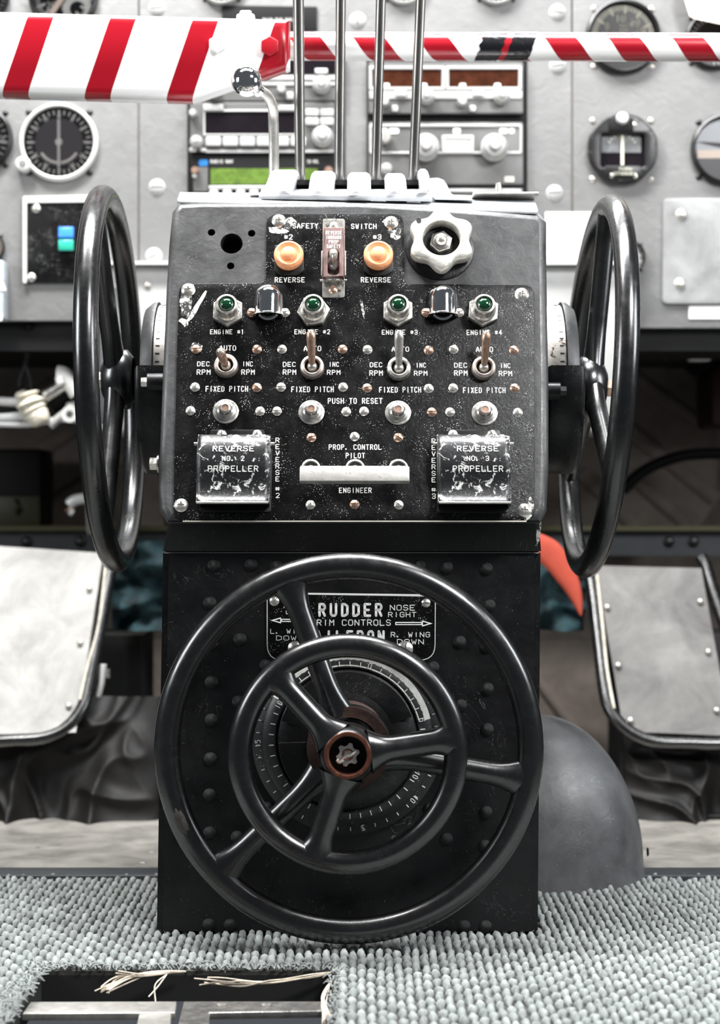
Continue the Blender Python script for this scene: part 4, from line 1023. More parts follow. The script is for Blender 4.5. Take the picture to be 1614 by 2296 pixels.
# toggles
for i, (x, y, tip, ln, kd) in enumerate(((507, 823, (-.12, .10, 1), 70, 'c'), (700, 826, (-.03, .86, .52), 82, 'c'), (894, 829, (0, .86, .52), 84, 's'), (1084, 828, (.06, .82, .52), 82, 'c'))):
    k = U.k(x, y); v = Vector(tip).normalized()
    o = thing('toggle_switch', ('stubby brass toggle switch pointing outward above FIXED PITCH, leftmost of four', 'long brass toggle switch just left of the silver toggle', 'silver toggle switch, the only silver one of four', 'rightmost brass toggle switch of the row of four')[i],
              'switch', U.mat(x, y, OFF), 'engine toggle switches on the control panel')
    mb = m_copper if i != 2 else m_nickel
    bs = part('bushing', lathe([(27*k, 0), (27*k, 8*k), (25.5*k, 15*k), (20*k, 18*k), (17*k, 16*k), (17*k, 6*k)], 36), m_nickel if i in (2,) else mat('bushing_metal', (.52, .45, .40), .38, metal=.8, var=.25, vscale=200), o)
    part('dark_well', lathe([(17*k, 7*k), (0, 7*k)], 24), m_slot, bs)
    part('pivot_ball', lathe([(0, 21*k), (7*k, 19*k), (11*k, 14*k), (12*k, 8*k)], 20, 80), m_nickel, o)
    b0 = Vector((0, -2*k, 12*k))
    part('lever', sweep([b0, b0+v*ln*.3*k, b0+v*ln*.8*k, b0+v*(ln-4)*k, b0+v*ln*k], [6.5*k, 8.5*k, 10.5*k, 10*k, 5*k], n=18), m_copper if kd == 'c' else m_nickel, o)
    part('lever_tip', lathe([(0, .3), (.5, .25), (.85, 0), (.8, -.3)], 16, 80), m_nickel, o, Matrix.Translation(b0+v*ln*k) @ v.to_track_quat('Z', 'Y').to_matrix().to_4x4() @ S(8*k))
# reset buttons
for i, (x, y) in enumerate(((506, 923), (698, 925), (892, 926), (1086, 927))):
    k = U.k(x, y)
    o = thing('reset_button', ('leftmost', 'second from left', 'third from left', 'rightmost')[i]+' of the four round metal push to reset buttons', 'button', U.mat(x, y, OFF), 'push to reset buttons on the control panel')
    part('washer', lathe([(29*k, 0), (29*k, 2*k), (26*k, 3*k), (22*k, 3*k)], 36), m_nickel, o)
    part('barrel', lathe([(23*k, 3*k), (22*k, 8*k), (18*k, 9*k), (14.5*k, 12*k), (14.5*k, 20*k), (12*k, 24*k), (8.5*k, 25*k)], 36), m_steel, o)
    part('push_face', lathe([(8.5*k, 25*k), (8*k, 23.5*k), (0, 23.5*k)], 24), m_copper, o)
# hooded chrome lights
for x, y, lb in ((602, 676, 'chrome hooded panel light left of the safety switch, beside the first green lamp'), (992, 676, 'chrome hooded panel light directly below the large lobed knob')):
    k = U.k(x, y); R = 33*k
    o = thing('panel_light', lb, 'light', U.mat(x, y, OFF), 'chrome hooded lights on the control panel')
    def hood(R, y0=-36*k, t=2.2*k):
        v, f = [], []; n = 26; m = 16
        rows = [(y0+(q/7)*(6*k-y0), 1.0) for q in range(8)]+[(6*k+R*sin(PI/2*q/8)*.98, cos(PI/2*q/8)) for q in range(1, 9)]
        for yy, s in rows:
            for i in range(n+1):
                a = PI*i/n
                v.append((R*s*cos(a), yy-(4*k if yy == y0 else 0)*sin(a), R*s*sin(a)*1.05+3*k*0))
        W_ = n+1
        for j in range(len(rows)-1):
            for i in range(n): f.append((j*W_+i, j*W_+i+1, (j+1)*W_+i+1, (j+1)*W_+i))
        return mesh(v, f)
    part('hood', hood(R), m_chrome, o)
    part('hood_lining', hood(R*.93, -35*k), m_slot, o)
    part('hood_lip', sweep([(R*cos(PI*i/16), -36*k-4*k*sin(PI*i/16), R*1.05*sin(PI*i/16)) for i in range(17)], 2.2*k, n=8), m_chrome, o)
    part('bulb', lathe([(0, 20*k), (10*k, 16*k), (15*k, 6*k), (16*k, 0)], 20, 80), m_green if x < 700 else m_black, o, T(0, -20*k, 4*k))
    part('base_cup', lathe([(26*k, 0), (26*k, 6*k), (22*k, 9*k), (16*k, 5*k)], 28), m_chrome, o, T(0, -22*k, 0))
    for sx in (-1, 1): part('screw', SLOT['c' if sx < 0 else 's'], None, o, T(sx*37*k, -28*k, 2*k) @ RZ(.4*sx) @ S(11*k))
    part('ear', box(88*k, 22*k, 2*k, .0003, (0, -28*k, k)), m_black, o)
# orange buttons
for x, y, lb in ((648, 571, 'orange rubber push button marked #2, left of the safety switch'), (848, 571, 'orange rubber push button marked #3, right of the safety switch')):
    k = U.k(x, y)
    o = thing('push_button', lb, 'button', U.mat(x, y+10, OFF), 'orange reverse push buttons')
    part('base_ring', plate(rnd([(-33*k, -32*k), (-18*k, -42*k), (18*k, -42*k), (33*k, -32*k), (33*k, 32*k), (-33*k, 32*k)], 6*k, 3), 6*k, .0004), m_black, o)
    part('rubber_cap', lathe([(30*k, 6*k), (32.5*k, 10*k), (33*k, 24*k), (31*k, 29*k), (27*k, 31*k), (21*k, 27*k), (18*k, 27*k), (16*k, 31*k), (13*k, 35*k), (6*k, 37*k), (0, 37.5*k)], 40, 60), m_orange, o)
# guarded safety switch
o = thing('guarded_switch', 'pale scuffed guarded toggle switch between the SAFETY SWITCH words', 'switch', U.mat(748, 579, OFF))
k = U.k(748, 579)
def kk(pts): return [(x*k, y*k) for x, y in pts]
part('mounting_plate', plate(rnd(kk([(-25, -97), (25, -97), (25, 97), (-25, 97)]), 6*k, 3), 2*k, .0002), m_gap2, o)
cov = plate(kk([(-22, -58)])+kk([(-22, 70), (22, 70), (22, -58)][0:0])+rnd(kk([(22, -58), (22, 68), (-22, 68)]), 2*k, 2), 2*k, .0003,
            [rnd(kk([(-13, -60+6), (13, -60+6), (13, 12), (-13, 12)]), 12*k, 5)])
part('guard_cover', cov, m_safety, o, T(0, 0, 20*k) @ RX(rad(-4)))
for sx in (-1, 1):
    part('guard_side', box(2*k, 126*k, 20*k, .0002, (sx*23*k, 5*k, 12*k)), m_safety, o)
    part('red_flank', box(1.2*k, 46*k, 16*k, 0, (sx*19*k, -32*k, 14*k)), m_red, o)
    part('hinge_bracket', box(3*k, 60*k, 14*k, .0003, (sx*26*k, -18*k, 7*k)), m_alu, o)
part('hinge_spring', join(*[xf(lathe([(5*k, -.6*k), (6.2*k, 0), (5*k, .6*k)], 12), T(-20*k+2.6*k*i, -60*k, 12*k) @ RY(PI/2)) for i in range(16)]), m_steel, o, kind='stuff')
part('hinge_pin', sweep([(-30*k, -60*k, 12*k), (30*k, -60*k, 12*k)], 2.4*k, n=10), m_steel, o)
part('toggle_lever', sweep([(0, -20*k, 2*k), (0, -12*k, 20*k), (0, -7*k, 44*k), (0, -6*k, 49*k)], [7*k, 7.5*k, 10*k, 6*k], n=16), m_nickel, o)
part('bushing', lathe([(12*k, 0), (12*k, 10*k), (8*k, 12*k), (0, 10*k)], 20), m_steel, o, T(0, -22*k, 2*k))
for i, s in enumerate(('REVERSE', 'INBOARD', 'PROP', 'SAFETY')):
    part('lettering', text(s, (36, 34, 22, 31)[i]*k, 9*k, .02), m_white, o, T(0, (53.5-11.5*i)*k, 22.3*k+(53.5-11.5*i)*k*-.07+.0001))
part('screw', SLOT['s'], None, o, T(0, 79*k, 2*k) @ RZ(-1.2) @ S(10*k)); part('screw', SLOT['c'], None, o, T(-1*k, -78*k, 2*k) @ RZ(.9) @ S(10*k))
# lobed rotary knob
x, y = 988, 541; k = U.k(x, y)
o = thing('rotary_knob', 'large pale six-lobed rotary knob at the upper right of the pedestal face', 'knob', U.mat(x, y+12, 0))
def lob(R, amp, n=96, ph=PI/2):
    return [((R+amp*cos(6*(a-ph)))*cos(a), (R+amp*cos(6*(a-ph)))*sin(a)) for a in [2*PI*i/n for i in range(n)]]
part('base_disc', lathe([(0, 6*k), (70*k, 6*k), (76*k, 4*k), (77*k, 0)], 48), m_low, o, T(-2*k, -6*k, 0))
part('spindle', lathe([(30*k, 5*k), (30*k, 20*k)], 32), m_black, o)
kb = [[Vector((px*s, py*s, z*k)) for px, py in lob(69*k, 7.5*k)] for s, z in ((.9, 12), (.97, 14), (1.0, 20), (1.0, 34), (.975, 40), (.93, 43))]
n = 96
kb += [[Vector((r*k*cos(2*PI*i/n), r*k*sin(2*PI*i/n), z*k)) for i in range(n)] for r, z in ((47, 45), (43, 44), (41.5, 40), (41, 16))]
lg = part('lobed_grip', sharp(loft(kb, True, False), 50), m_knob, o)
part('grip_hole', lathe([(0, 43.4*k), (6*k, 43.4*k), (6*k, 43.8*k)], 16), m_slot, lg, T(-50*k, 42*k, .6*k))
part('dark_well', lathe([(0, 15*k), (41*k, 15*k)], 32), m_slot, o)
part('hex_nut', plate([(26*k*cos(.3+PI/3*q), 26*k*sin(.3+PI/3*q)) for q in range(6)], 14*k, .0008, z0=15*k), m_steel, o)
part('washer', lathe([(20*k, 29*k), (20*k, 31*k), (14*k, 33*k)], 28), m_steel, o)
part('shaft_end', lathe([(0, 46*k), (6*k, 45*k), (11*k, 41*k), (13*k, 33*k), (13*k, 29*k)], 24, 80), m_nickel, o)
part('lettering', text('ON', 15*k, 9*k, .01), m_bar, lg, T(49*k, -6*k, 45*k) @ RZ(.9))
# switch guards
for x0, lb, num, tx in ((444, 'chipped black and silver switch guard reading NO.2 at the lower left of the panel', 'NO. 2', 0), (982, 'chipped black and silver switch guard reading NO.3 at the lower right of the panel', 'NO. 3', 8)):
    k = U.k(x0+80, 1060); xc = x0+81 if x0 < 800 else x0+79
    o = thing('switch_guard', lb, 'guard', U.mat(xc, 1062, OFF), 'hinged switch guards on the control panel')
    part('base_plate', plate(rnd(kk([(-75, -91), (84, -91), (84, 60), (66, 60), (66, 104), (-56, 104), (-56, 60), (-75, 60)] if x0 < 800 else [(-82, -93), (76, -93), (76, 60), (62, 60), (62, 104), (-58, 104), (-58, 60), (-82, 60)]), 5*k, 2), 2*k, .0002), m_black, o)
    prof = [(88, 10), (86, 20), (78, 30), (60, 39), (38, 43), (10, 41), (-10, 36), (-28, 30), (-44, 27), (-58, 28), (-70, 32), (-78, 38), (-81, 42)]
    nx = 14; hw = 80*k; v, f = [], []
    for py, pz in prof:
        for i in range(nx+1):
            u = -1+2*i/nx; v.append((hw*u, py*k, pz*k*(1-.03*u**8)))
    for j in range(len(prof)-1):
        for i in range(nx): f.append((j*(nx+1)+i, (j+1)*(nx+1)+i, (j+1)*(nx+1)+i+1, j*(nx+1)+i+1))
    me = mesh(v, f)
    ob = part('cover', me, m_guard, o); md = ob.modifiers.new('t', 'SOLIDIFY'); md.thickness = 2.5*k; md.offset = -1
    for sx in (-1, 1):
        side = [(88, 4), (-78, 4)]+[(a_, b_-1) for a_, b_ in prof[::-1]]
        part('side_wall', loft([[Vector((sx*(79)*k, a_*k, b_*k)) for a_, b_ in side], [Vector((sx*(81)*k, a_*k, b_*k)) for a_, b_ in side]]), m_guard, o)
    part('hinge_pin', sweep([(-90*k, 64*k, 18*k), (90*k, 64*k, 18*k)], 4*k, n=12), m_nickel, o)
    part('lip', sweep([(-79*k, -82*k, 41*k), (79*k, -82*k, 41*k)], 3*k, n=10), m_alu, o)
    part('lettering', text('REVERSE', 92*k, 14*k, .02), m_white, o, T(tx*k, 44*k, 43.2*k) @ RX(-.13))
    part('lettering', text(num, 50*k, 12*k, .02), m_white, o, T(tx*k, 21*k, 42.9*k) @ RX(.06))
    part('lettering', text('PROPELLER', 112*k, 14*k, .02), m_white, o, T(tx*k, -2*k, 39.6*k) @ RX(.22))
    for sx in (-30, 50) if x0 < 800 else (-44, 44): part('screw', SLOT['s'], None, o, T(sx*k, 93*k, 2*k) @ RZ(random.uniform(-1.5, -.8)) @ S(11*k))
# gang bar
x, y = 795, 1050; k = U.k(x, y)
o = thing('gang_bar', 'chipped white bar across three switches between PILOT and ENGINEER', 'bar', U.mat(x, y, OFF))
part('bar', box(242*k, 34*k, 20*k, .0007, (0, -34*k, 50*k)), m_bar, o)
part('bar_top', box(238*k, 3*k, 17*k, .0003, (0, -16.5*k, 50*k)), m_steel, o)
for sx in (-98, 1, 98):
    part('bushing_ring', lathe([(22*k, 0), (22*k, 5*k), (18*k, 7*k), (16*k, 3*k)], 28), m_nickel, o, T(sx*k, -2*k, 0))
    part('dark_well', lathe([(0, 3*k), (17*k, 3*k)], 20), m_slot, o, T(sx*k, -2*k, 0))
    part('switch_stem', sweep([(sx*k, -4*k, 3*k), (sx*k, -14*k, 24*k), (sx*k, -28*k, 46*k)], [10*k, 9*k, 8*k], n=14), m_nickel, o)

# ---------------- rudder placard and dials on the lower cover ----------------
o = thing('trim_placard', 'black engraved RUDDER and AILERON trim controls plate behind the large front wheel', 'placard', L.M0.copy())
fplate(o, 'plate', L, rnd([(597, 1329), (978, 1335), (977, 1482), (597, 1482)], [8, 8, 36, 36], 6), .0018, .0001, m_pan, .0003)
ol = rnd([(598, 1330), (977, 1336), (976, 1481), (598, 1481)], [8, 8, 36, 36], 6)
oi = rnd([(600, 1332), (975, 1338), (974, 1479), (600, 1479)], [8, 8, 34, 34], 6)
fplate(o, 'border_line', L, ol, .0003, .0018, m_bezel, 0, holes=[oi])
fplate(o, 'top_edge', L, [(600, 1328), (972, 1333), (972, 1336), (600, 1331)], .0021, .0001, m_paper, 0)
for s, a, b, c_, d_, bo in (('RUDDER', 714, 1352, 857, 1383, .05), ('NOSE', 874, 1356, 930, 1369, .012), ('RIGHT', 870, 1372, 933, 1384, .012), ('TRIM CONTROLS', 696, 1389, 876, 1403, .012),
    ('AILERON', 706, 1413, 862, 1443, .05), ('L. WING', 606, 1410, 688, 1421, .012), ('DOWN', 619, 1425, 681, 1436, .012), ('R. WING', 876, 1417, 964, 1429, .012), ('DOWN', 890, 1433, 950, 1445, .012),
    ('NOSE', 636, 1352, 690, 1364, .012), ('LEFT', 641, 1367, 690, 1377, .012)): lettering(o, L, s, a, b, c_, d_, .0019, bo)
def arrow(x0, x1, y):
    s = 1 if x1 > x0 else -1
    pts = [(x0, y-3.5), (x1-24*s, y-3.5), (x1-24*s, y-7), (x1, y), (x1-24*s, y+7), (x1-24*s, y+3.5), (x0, y+3.5)]
    h1 = [(x0+2*s, y-1.2), (x1-26*s, y-1.2), (x1-26*s, y+1.2), (x0+2*s, y+1.2)]
    h2 = [(x1-22*s, y-3.6), (x1-9*s, y), (x1-22*s, y+3.6)]
    fplate(o, 'arrow', L, pts, .0003, .0018, m_white, 0, holes=[h1, h2])
arrow(886, 970, 1398); arrow(690, 606, 1391)
for x, y, r, a in ((615, 1348, 11, .9), (955, 1352, 10, 0), (662, 1454, 17, .3), (908, 1455, 18, 1.4)): screw(o, L, x, y, r, 's', a, .0019)
# trim dial
dk = L.k(780, 1664)
o = thing('trim_dial', 'round trim scale dial with worn bright rim behind the small front wheel', 'dial', L.mat(779, 1655, 0))
part('outer_scale', lathe([(214*dk, 0), (214*dk, .004), (208*dk, .006), (186*dk, .010), (184*dk, .008)], 72), mat('outer_scale_black', (.012, .012, .013), .4, var=.4, vscale=60, specks=.2, sscale=400), o)
rimp = [(190*dk, .008), (190*dk, .016), (187*dk, .0175), (168*dk, .021), (160*dk, .0215), (157*dk, .0195)]
part('scale_rim', lathe(rimp, 72), mat('scale_rim_black', (.010, .010, .011), .4, var=.4, vscale=60, specks=.2, sscale=400), o)
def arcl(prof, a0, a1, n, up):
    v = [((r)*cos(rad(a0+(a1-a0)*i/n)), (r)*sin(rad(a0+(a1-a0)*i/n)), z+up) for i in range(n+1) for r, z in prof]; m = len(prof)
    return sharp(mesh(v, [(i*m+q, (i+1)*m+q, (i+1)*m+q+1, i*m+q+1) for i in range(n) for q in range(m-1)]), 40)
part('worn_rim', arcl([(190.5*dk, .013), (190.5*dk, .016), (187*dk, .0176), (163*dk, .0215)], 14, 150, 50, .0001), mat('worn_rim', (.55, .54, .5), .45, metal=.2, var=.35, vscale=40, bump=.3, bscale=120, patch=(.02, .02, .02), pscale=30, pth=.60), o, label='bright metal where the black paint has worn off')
part('inner_disc', lathe([(157*dk, .0195), (150*dk, .022), (120*dk, .027), (88*dk, .029), (84*dk, .031), (0, .031)], 64), m_low, o)
part('boss_ring', lathe([(90*dk, .025), (88*dk, .031), (80*dk, .033), (74*dk, .036), (0, .036)], 48), m_rust, o, label='rusty brown ring round the hub')
ms = []
def tk(a, r0, r1, wd=2.2, z=.0): return xf(box((r1-r0)*dk, wd*dk, .0006), RZ(rad(a)) @ T((r0+r1)/2*dk, 0, z))
part('scale_marks', join(*[tk(a, 163, 174, 2, .0226) for a in range(0, 360, 8)]), m_white, o)
part('scale_marks', join(*[tk(a, 196, 204, 2, .0095) for a in range(0, 360, 8)]), m_white, o)
for a, s in ((12, '5'), (70, '0'), (150, '10'), (255, '5'), (330, '10')):
    part('numeral', text(s, (8+8*len(s)-8)*dk, 13*dk, .02), m_white, o, T(171*dk*cos(rad(a+3)), 171*dk*sin(rad(a+3)), .0226) @ RZ(rad(a-90)))
for a, s in ((183, '15'), (318, '10'), (280, '5')):
    part('numeral', text(s, (8+8*len(s)-8)*dk, 13*dk, .02), m_white, o, T(200*dk*cos(rad(a)), 200*dk*sin(rad(a)), .0098) @ RZ(rad(a-90)))
part('raised_sector', plate([(r_*dk*cos(rad(a)), r_*dk*sin(rad(a))) for r_, a in [(90, q) for q in range(182, 246, 6)]+[(152, q) for q in range(242, 178, -6)]], .0035, .0006, z0=.0255), m_low, o)
part('raised_sector', plate([(r_*dk*cos(rad(a)), r_*dk*sin(rad(a))) for r_, a in [(90, q) for q in range(20, 166, 6)]+[(152, q) for q in range(164, 18, -6)]], .0030, .0006, z0=.0250), m_low, o)

# ---------------- trim wheels ----------------
def wheel(name, label, M, R, tr, angs, hub, dish, sw=.95, group=None, hubmat=None):
    """R: outside radius, tr: rim tube radius, hub: hub radius; local Z is outward, dish: hub height over the rim plane"""
    o = thing(name, label, 'handwheel', M, group)
    Rc = R-tr
    part('rim', sweep([(Rc*cos(2*PI*i/96), Rc*sin(2*PI*i/96), 0) for i in range(96)], tr, tr*.95, closed=True, n=22), m_wheel, o)
    for a in angs:
        a = rad(a); pts, ra, rb = [], [], []
        N_ = 22
        for i in range(N_+1):
            t = i/N_
            r = hub*.55+(Rc-hub*.55)*t
            z = dish*(1-t)**1.3
            wv = tr*sw
            fl = max(0, (t-.72)/.28)**2.2; fh = max(0, (.28-t)/.28)**1.8
            pts.append((r*cos(a), r*sin(a), z)); ra.append(wv*(1+1.15*fl+.85*fh)); rb.append(wv*(.92+.04*fl+.12*fh))
        part('spoke', sweep(pts, ra, rb, n=20), m_wheel, o)
    return o, Rc
# large front wheel
Mf = L.mat3(P(782, 1676, 1.668))
big, Rc = wheel('handwheel', 'largest black spoked trim wheel on the front of the pedestal, its rim near the carpet', Mf, 437*1.668/F, 29.5*1.668/F, (110, -10, 224), .045, .004, .88, 'spoked black trim wheels')
hb2 = part('hub', lathe([(0, .012), (.026, .012), (.033, .006), (.038, -.004), (.038, -.016)], 40), m_wheel, big)
part('hub_ring', lathe([(.0275, .012), (.0275, .0145), (.0365, .012), (.0375, .006)], 40), m_rust, hb2, label='rusty ring at the hub')
kq = 1.668/F
part('worn_patch', sweep([(Rc*cos(rad(a))*1.0, Rc*sin(rad(a))*1.0, 3*kq) for a in range(196, 214, 3)], [14*kq, 22*kq, 25*kq, 25*kq, 23*kq, 12*kq], [20*kq, 25*kq, 26.4*kq, 26.4*kq, 25*kq, 18*kq], n=16), mat('worn_rubber', (.05, .045, .04), .5, var=.5, vscale=90, bump=.4, bscale=200), big, label='scuffed brownish patch')
# small front wheel
Ms = L.mat3(P(780, 1690, 1.622))
sm, Rs = wheel('handwheel', 'smaller black spoked trim wheel in front of the large front wheel', Ms, 269*1.622/F, 27*1.622/F, (133, 8, 252), .034, .007, 1.05, 'spoked black trim wheels')
ks = 1.622/F
hb = part('hub', lathe([(44*ks, .018), (52*ks, .0185), (60*ks, .015), (66*ks, .004), (68*ks, -.018)], 48, 50), m_wheel, sm)
part('copper_ring', lathe([(42*ks, .006), (42*ks, .0185), (45*ks, .0205), (51*ks, .0205), (53*ks, .018)], 48), m_copring, hb, label='worn copper ring in the hub')
part('hub_well', lathe([(43*ks, .012), (42*ks, .002), (0, .002)], 40), m_slot, hb)
cn = [( (27 if i % 4 in (0, 1) else 20)*ks*cos(2*PI*(i+.5)/24), (27 if i % 4 in (0, 1) else 20)*ks*sin(2*PI*(i+.5)/24)) for i in range(24)]
part('castle_nut', plate(cn, .006, .0004, [circ(0, 0, 13*ks, 16)], z0=.004), m_nickel, hb)
part('spindle', lathe([(0, .0125), (8*ks, .0125), (12*ks, .011), (12.5*ks, .003)], 24), m_steel, hb)
part('cotter_pin', sweep(spline([(-20*ks, -14*ks, .013), (-6*ks, -3*ks, .015), (6*ks, 0, .0155), (17*ks, 7*ks, .014)], 5), 3.4*ks, n=8), m_nickel, hb)
part('cotter_pin', sweep(spline([(-24*ks, -12*ks, .012), (-18*ks, -16*ks, .0135), (-10*ks, -10*ks, .014)], 4), 4*ks, n=8), m_bezel, hb)
# side wheels
def side(sgn, X, zc, yc, tilt, R, tr, angs, label, toe=0.0):
    if sgn < 0: X3 = Vector((0, -1, 0)); Z3 = Vector((-1, 0, 0))
    else: X3 = Vector((0, 1, 0)); Z3 = Vector((1, 0, 0))
    M = Matrix.Identity(4)
    Y3 = Vector((0, 0, 1))
    for i, v in enumerate((X3, Y3, Z3)):
        for j in range(3): M[j][i] = v[j]
    M.translation = Vector((X, yc, zc))
    M = M @ RX(-tilt) @ RY(toe)
    o, Rc = wheel('handwheel', label, M, R, tr, angs, .036, -.004, .86, 'spoked black trim wheels')
    hb = part('hub', lathe([(0, .010), (.016, .010), (.024, .006), (.030, -.004), (.030, -.016), (.022, -.022)], 36, 60), m_wheel, o)
    part('hub_nut', plate([(.009*cos(PI/3*q), .009*sin(PI/3*q)) for q in range(6)], .008, .0006, z0=.009), m_nickel if sgn < 0 else m_copper, hb)
    part('hub_bolt', lathe([(0, .021), (.003, .021), (.004, .019), (.004, .016)], 16), m_nickel, hb)
    return o
k = 1.88/F
side(-1, -.2485, .5205, 1.88, rad(-1.6), 432*k, 30*1.7/F, (58, -58, 180), 'left side black trim wheel seen edge-on beside the pedestal')
side(1, .2365, .513, 1.88, rad(-3.6), 428*k, 30*1.7/F, (92, 212, 332), 'right side black trim wheel seen edge-on beside the pedestal', rad(1.4))
# side drums with covers
for sgn, x0, lb in ((-1, -.184, 'bare metal scale drum with black lower cover between the left wheel and the box'), (1, .1835, 'bare metal scale drum with black lower cover between the right wheel and the box')):
    zc = .517; R = .081
    M = Matrix.Identity(4)
    X3, Y3, Z3 = (Vector((0, -sgn*-1, 0)) if sgn > 0 else Vector((0, -1, 0))), Vector((0, 0, 1)), Vector((sgn, 0, 0))
    for i, v in enumerate((X3, Y3, Z3)):
        for j in range(3): M[j][i] = v[j]
    M.translation = Vector((x0, 1.885, zc))
    o = thing('scale_drum', lb, 'drum', M, 'scale drums under the side wheels')
    part('drum', lathe([(R*.97, -.004), (R*.97, .0165)], 72), m_gap, o)
    part('scale_marks', join(*[xf(box(.0004, .0012, .004), RZ(rad(a)) @ T(R*.971, 0, .012)) for a in range(0, 180, 6)]), m_black, o)
    part('flange', lathe([(R*.9, .016), (R*1.01, .017), (R*1.0, .022), (R*.93, .029), (R*.5, .033), (0, .034)], 72), m_box, o)
    part('gap_ring', lathe([(R*.95, .0152), (R*.985, .0165), (R*.95, .0178)], 72), m_slot, o)
    arc = [(R*1.06*cos(rad(a)), R*1.06*sin(rad(a))) for a in range(168, 373, 6)]
    arc = [(R*1.06, .012)]+[(R*1.08*cos(rad(a)), R*1.12*sin(rad(a))) for a in range(0, -181, -6)]+[(-R*1.06, .012)]
    part('lower_cover', plate(list(reversed(arc)), .037, .005, z0=-.004), m_low, o)
    for yy in (-1,):
        part('bolt_boss', sweep([(R*.7*(1 if sgn < 0 else -1), .002, .0), (R*.7*(1 if sgn < 0 else -1), .002, .001)], .008, n=12), m_low, o)
# bosses, bolts at the side of the box
for x, y, d, lb in ((324, 857, 1.79, 'small silver bolt on the black boss left of the box'), (1262, 877, 1.79, 'small dark bolt on the black boss right of the box')):
    o = thing('side_bolt', lb, 'bolt', Matrix.Translation(P(x, y, d))); s = -1 if x < 800 else 1
    part('boss', sweep([(-s*.018, 0, 0), (-s*.003, 0, 0)], .0085, n=18), m_low, o)
    part('bolt_head', sweep([(-s*.004, 0, 0), (s*.003, 0, 0)], .005, n=6), m_nickel if s < 0 else m_black, o)
o = thing('side_bolt', 'silver hex bolt low on the left side of the upper box', 'bolt', Matrix.Translation(P(346, 1040, 1.76)))
part('bolt_head', sweep([(-.004, 0, 0), (.004, 0, 0)], .0065, n=6), m_nickel, o)
part('washer', sweep([(.003, 0, 0), (.0045, 0, 0)], .0085, n=18), m_steel, o)
# ---------------- fairing right of the pedestal ----------------
def fairing():
    v, f = [], []; nu, nv = 56, 30
    cx, cy = .194, 2.03; rx, ry, rz = .110, .108, .172
    z0 = -.006
    for j in range(nv+1):
        t = j/nv
        if t < .12: rr = 1.03-.03*t/.12; z = z0+t/.12*.022
        else:
            q = (t-.12)/.88*PI/2; rr = cos(q)**1.05 if q < PI/2-1e-6 else 0; z = z0+.022+(rz-.022+.002)*sin(q)**1.02
        for i in range(nu):
            a = 2*PI*i/nu; e = 2.6
            ca, sa = cos(a), sin(a); s = (abs(ca)**e+abs(sa)**e)**(-1/e)
            v.append((cx+rx*rr*ca*s, cy+ry*rr*sa*s, z+.0012*noise.noise(Vector((ca*2, sa*2, t*4)))))
    for j in range(nv):
        for i in range(nu):
            k_ = (i+1) % nu; f.append((j*nu+i, j*nu+k_, (j+1)*nu+k_, (j+1)*nu+i))
    me = mesh(v, f); bm = bmesh.new(); bm.from_mesh(me); bmesh.ops.remove_doubles(bm, verts=bm.verts, dist=1e-5)
    bmesh.ops.bisect_plane(bm, geom=list(bm.verts)+list(bm.edges)+list(bm.faces), plane_co=(.1755, 0, 0), plane_no=(-1, 0, 0), clear_outer=True)
    bm.to_mesh(me); bm.free(); return sharp(me, 60)
o = thing('fairing', 'scuffed dark grey domed fairing on the carpet against the right of the pedestal', 'fairing', T(.2, 2.02, 0))
wpart('shell', fairing(), m_fair, o)
wpart('screw_head', xf(lathe([(0, .002), (.004, .0015), (.005, 0)], 14), Matrix.Translation((.3065, 2.0, .025)) @ RY(PI/2)), m_black, o)

# ---------------- striped gust lock ----------------
kb_ = 1.95/F
bo = P(807, 130, 1.95)
m_st1 = stripes('boom_stripes', 184.5*kb_, .315, 56/165, (40-807)*kb_, 0)
boom = thing('striped_boom', 'wide flat boom with slanted red and white stripes across the upper left', 'boom', Matrix.Translation(bo))
def bpt(x, y): return Vector(((x-807)*kb_, 0, -(y-130)*kb_))
ol = [(651, 50), (650, 158), (602, 175), (435, 231), (-700, 200), (-700, 2), (0, 32)]
rings = []
op = [(bpt(x, y).x, bpt(x, y).z) for x, y in ol]
D = .034
for a in (0, 30, 60, 90):
    a = rad(a); i_ = inset(op, -.010*(1-sin(a))); rings.append([Vector((x, -D/2+.010*(1-cos(a)), z)) for x, z in i_])
for a in (90, 60, 30, 0):
    a = rad(a); i_ = inset(op, -.010*(1-sin(a))); rings.append([Vector((x, D/2-.010*(1-cos(a)), z)) for x, z in i_])
part('boom_body', sharp(loft(rings), 40), m_st1, boom)
def hexnut(parent, x, y, r, h, mt, M3, dome=False, lab=None):
    me = plate([(r*cos(PI/6+PI/3*q), r*sin(PI/6+PI/3*q)) for q in range(6)], h, .0012)
    part('hex_nut', me, mt, parent, M3, label=lab)
FR = RX(PI/2)
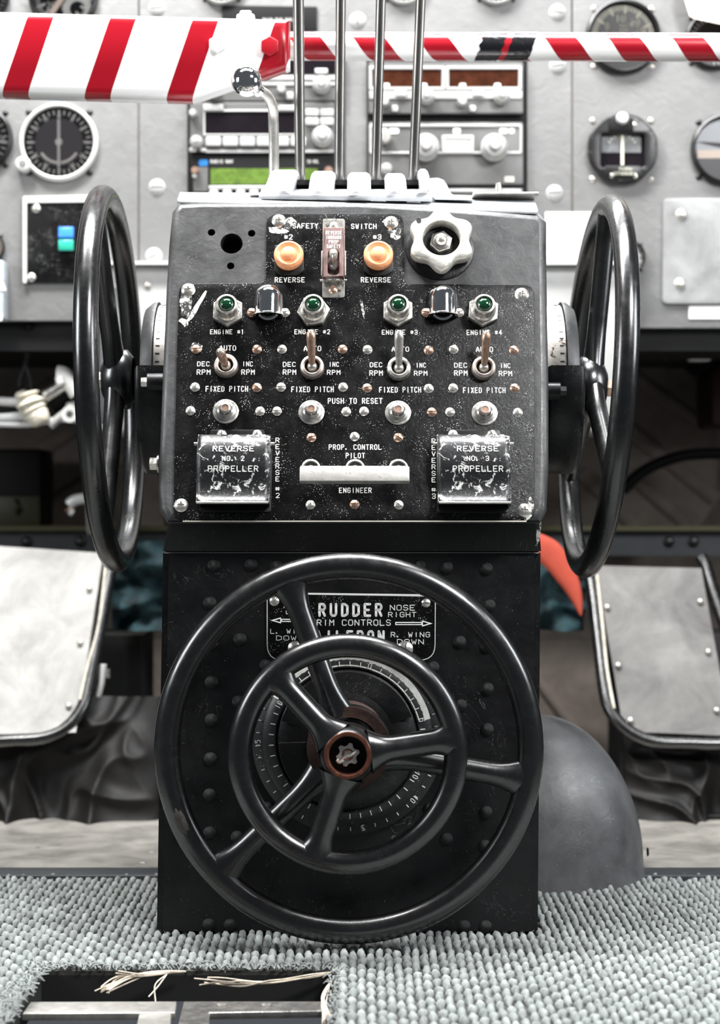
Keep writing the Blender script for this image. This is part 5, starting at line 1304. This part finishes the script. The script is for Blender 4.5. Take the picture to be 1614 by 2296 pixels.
hexnut(boom, 0, 0, 22*kb_, .007, m_red, T(*bpt(607, 115)) @ T(0, -D/2, 0) @ FR, lab='red painted hex nut')
hexnut(boom, 0, 0, 20*kb_, .005, m_paper, T(*bpt(490, 110)) @ T(0, -D/2, 0) @ FR, lab='white painted hex nut')
part('top_bolt', box(40*kb_, .012, .006, .002), m_paper, boom, T(*bpt(551, 40)))
part('top_bolt', box(26*kb_, .010, .010, .002), m_paper, boom, T(*bpt(551, 36)))
kt = 2.0/F; R = 31.5*kt
tc_ = P(807, 105, 2.0)
m_st2 = stripes('tube_stripes', 142*kt, .5, 0, (1227-807)*kt, 1.0)
tube = thing('striped_tube', 'slim tube wound with red and white spiral stripes behind the lever rods', 'tube', Matrix.Translation(tc_))
part('tube_body', sweep([((640-807)*kt, 0, 1*kt), ((1000-807)*kt, 0, 0), ((1400-807)*kt, 0, -1*kt), ((2400-807)*kt, 0, -4*kt)], R, n=40), m_st2, tube)
m_tape = mat('black_tape', (.008, .008, .01), .22, bump=.8, bscale=60, coat=.3)
def tape(x0, x1, sh, z0, z1, rr):
    v, f = [], []; nu, nv = 18, 26
    for j in range(nv):
        a = rad(z0+(z1-z0)*j/(nv-1))
        for i in range(nu):
            u = i/(nu-1); x = (x0+(x1-x0)*u-807+sh*(j/(nv-1)-.5)+5*noise.noise(Vector((u*3, j*.35, x0))))*kt
            r2 = R*(rr+.02)*(1+.006*noise.noise(Vector((u*5, j*.4, x0))))
            v.append((x, -r2*cos(a), r2*sin(a)))
    for j in range(nv-1):
        for i in range(nu-1): f.append((j*nu+i, j*nu+i+1, (j+1)*nu+i+1, (j+1)*nu+i))
    return mesh(v, f)
tag(part('black_tape', tape(1074, 1126, 26, -88, 70, 1.012), m_tape, None, Matrix.Translation(tc_)), 'larger left piece of black tape wrapped on the spiral-striped tube', 'tape')
tag(part('black_tape', tape(1140, 1192, 26, -88, 62, 1.014), m_tape, None, Matrix.Translation(tc_)), 'smaller torn right piece of black tape on the spiral-striped tube', 'tape')
bpy.context.view_layer.update()
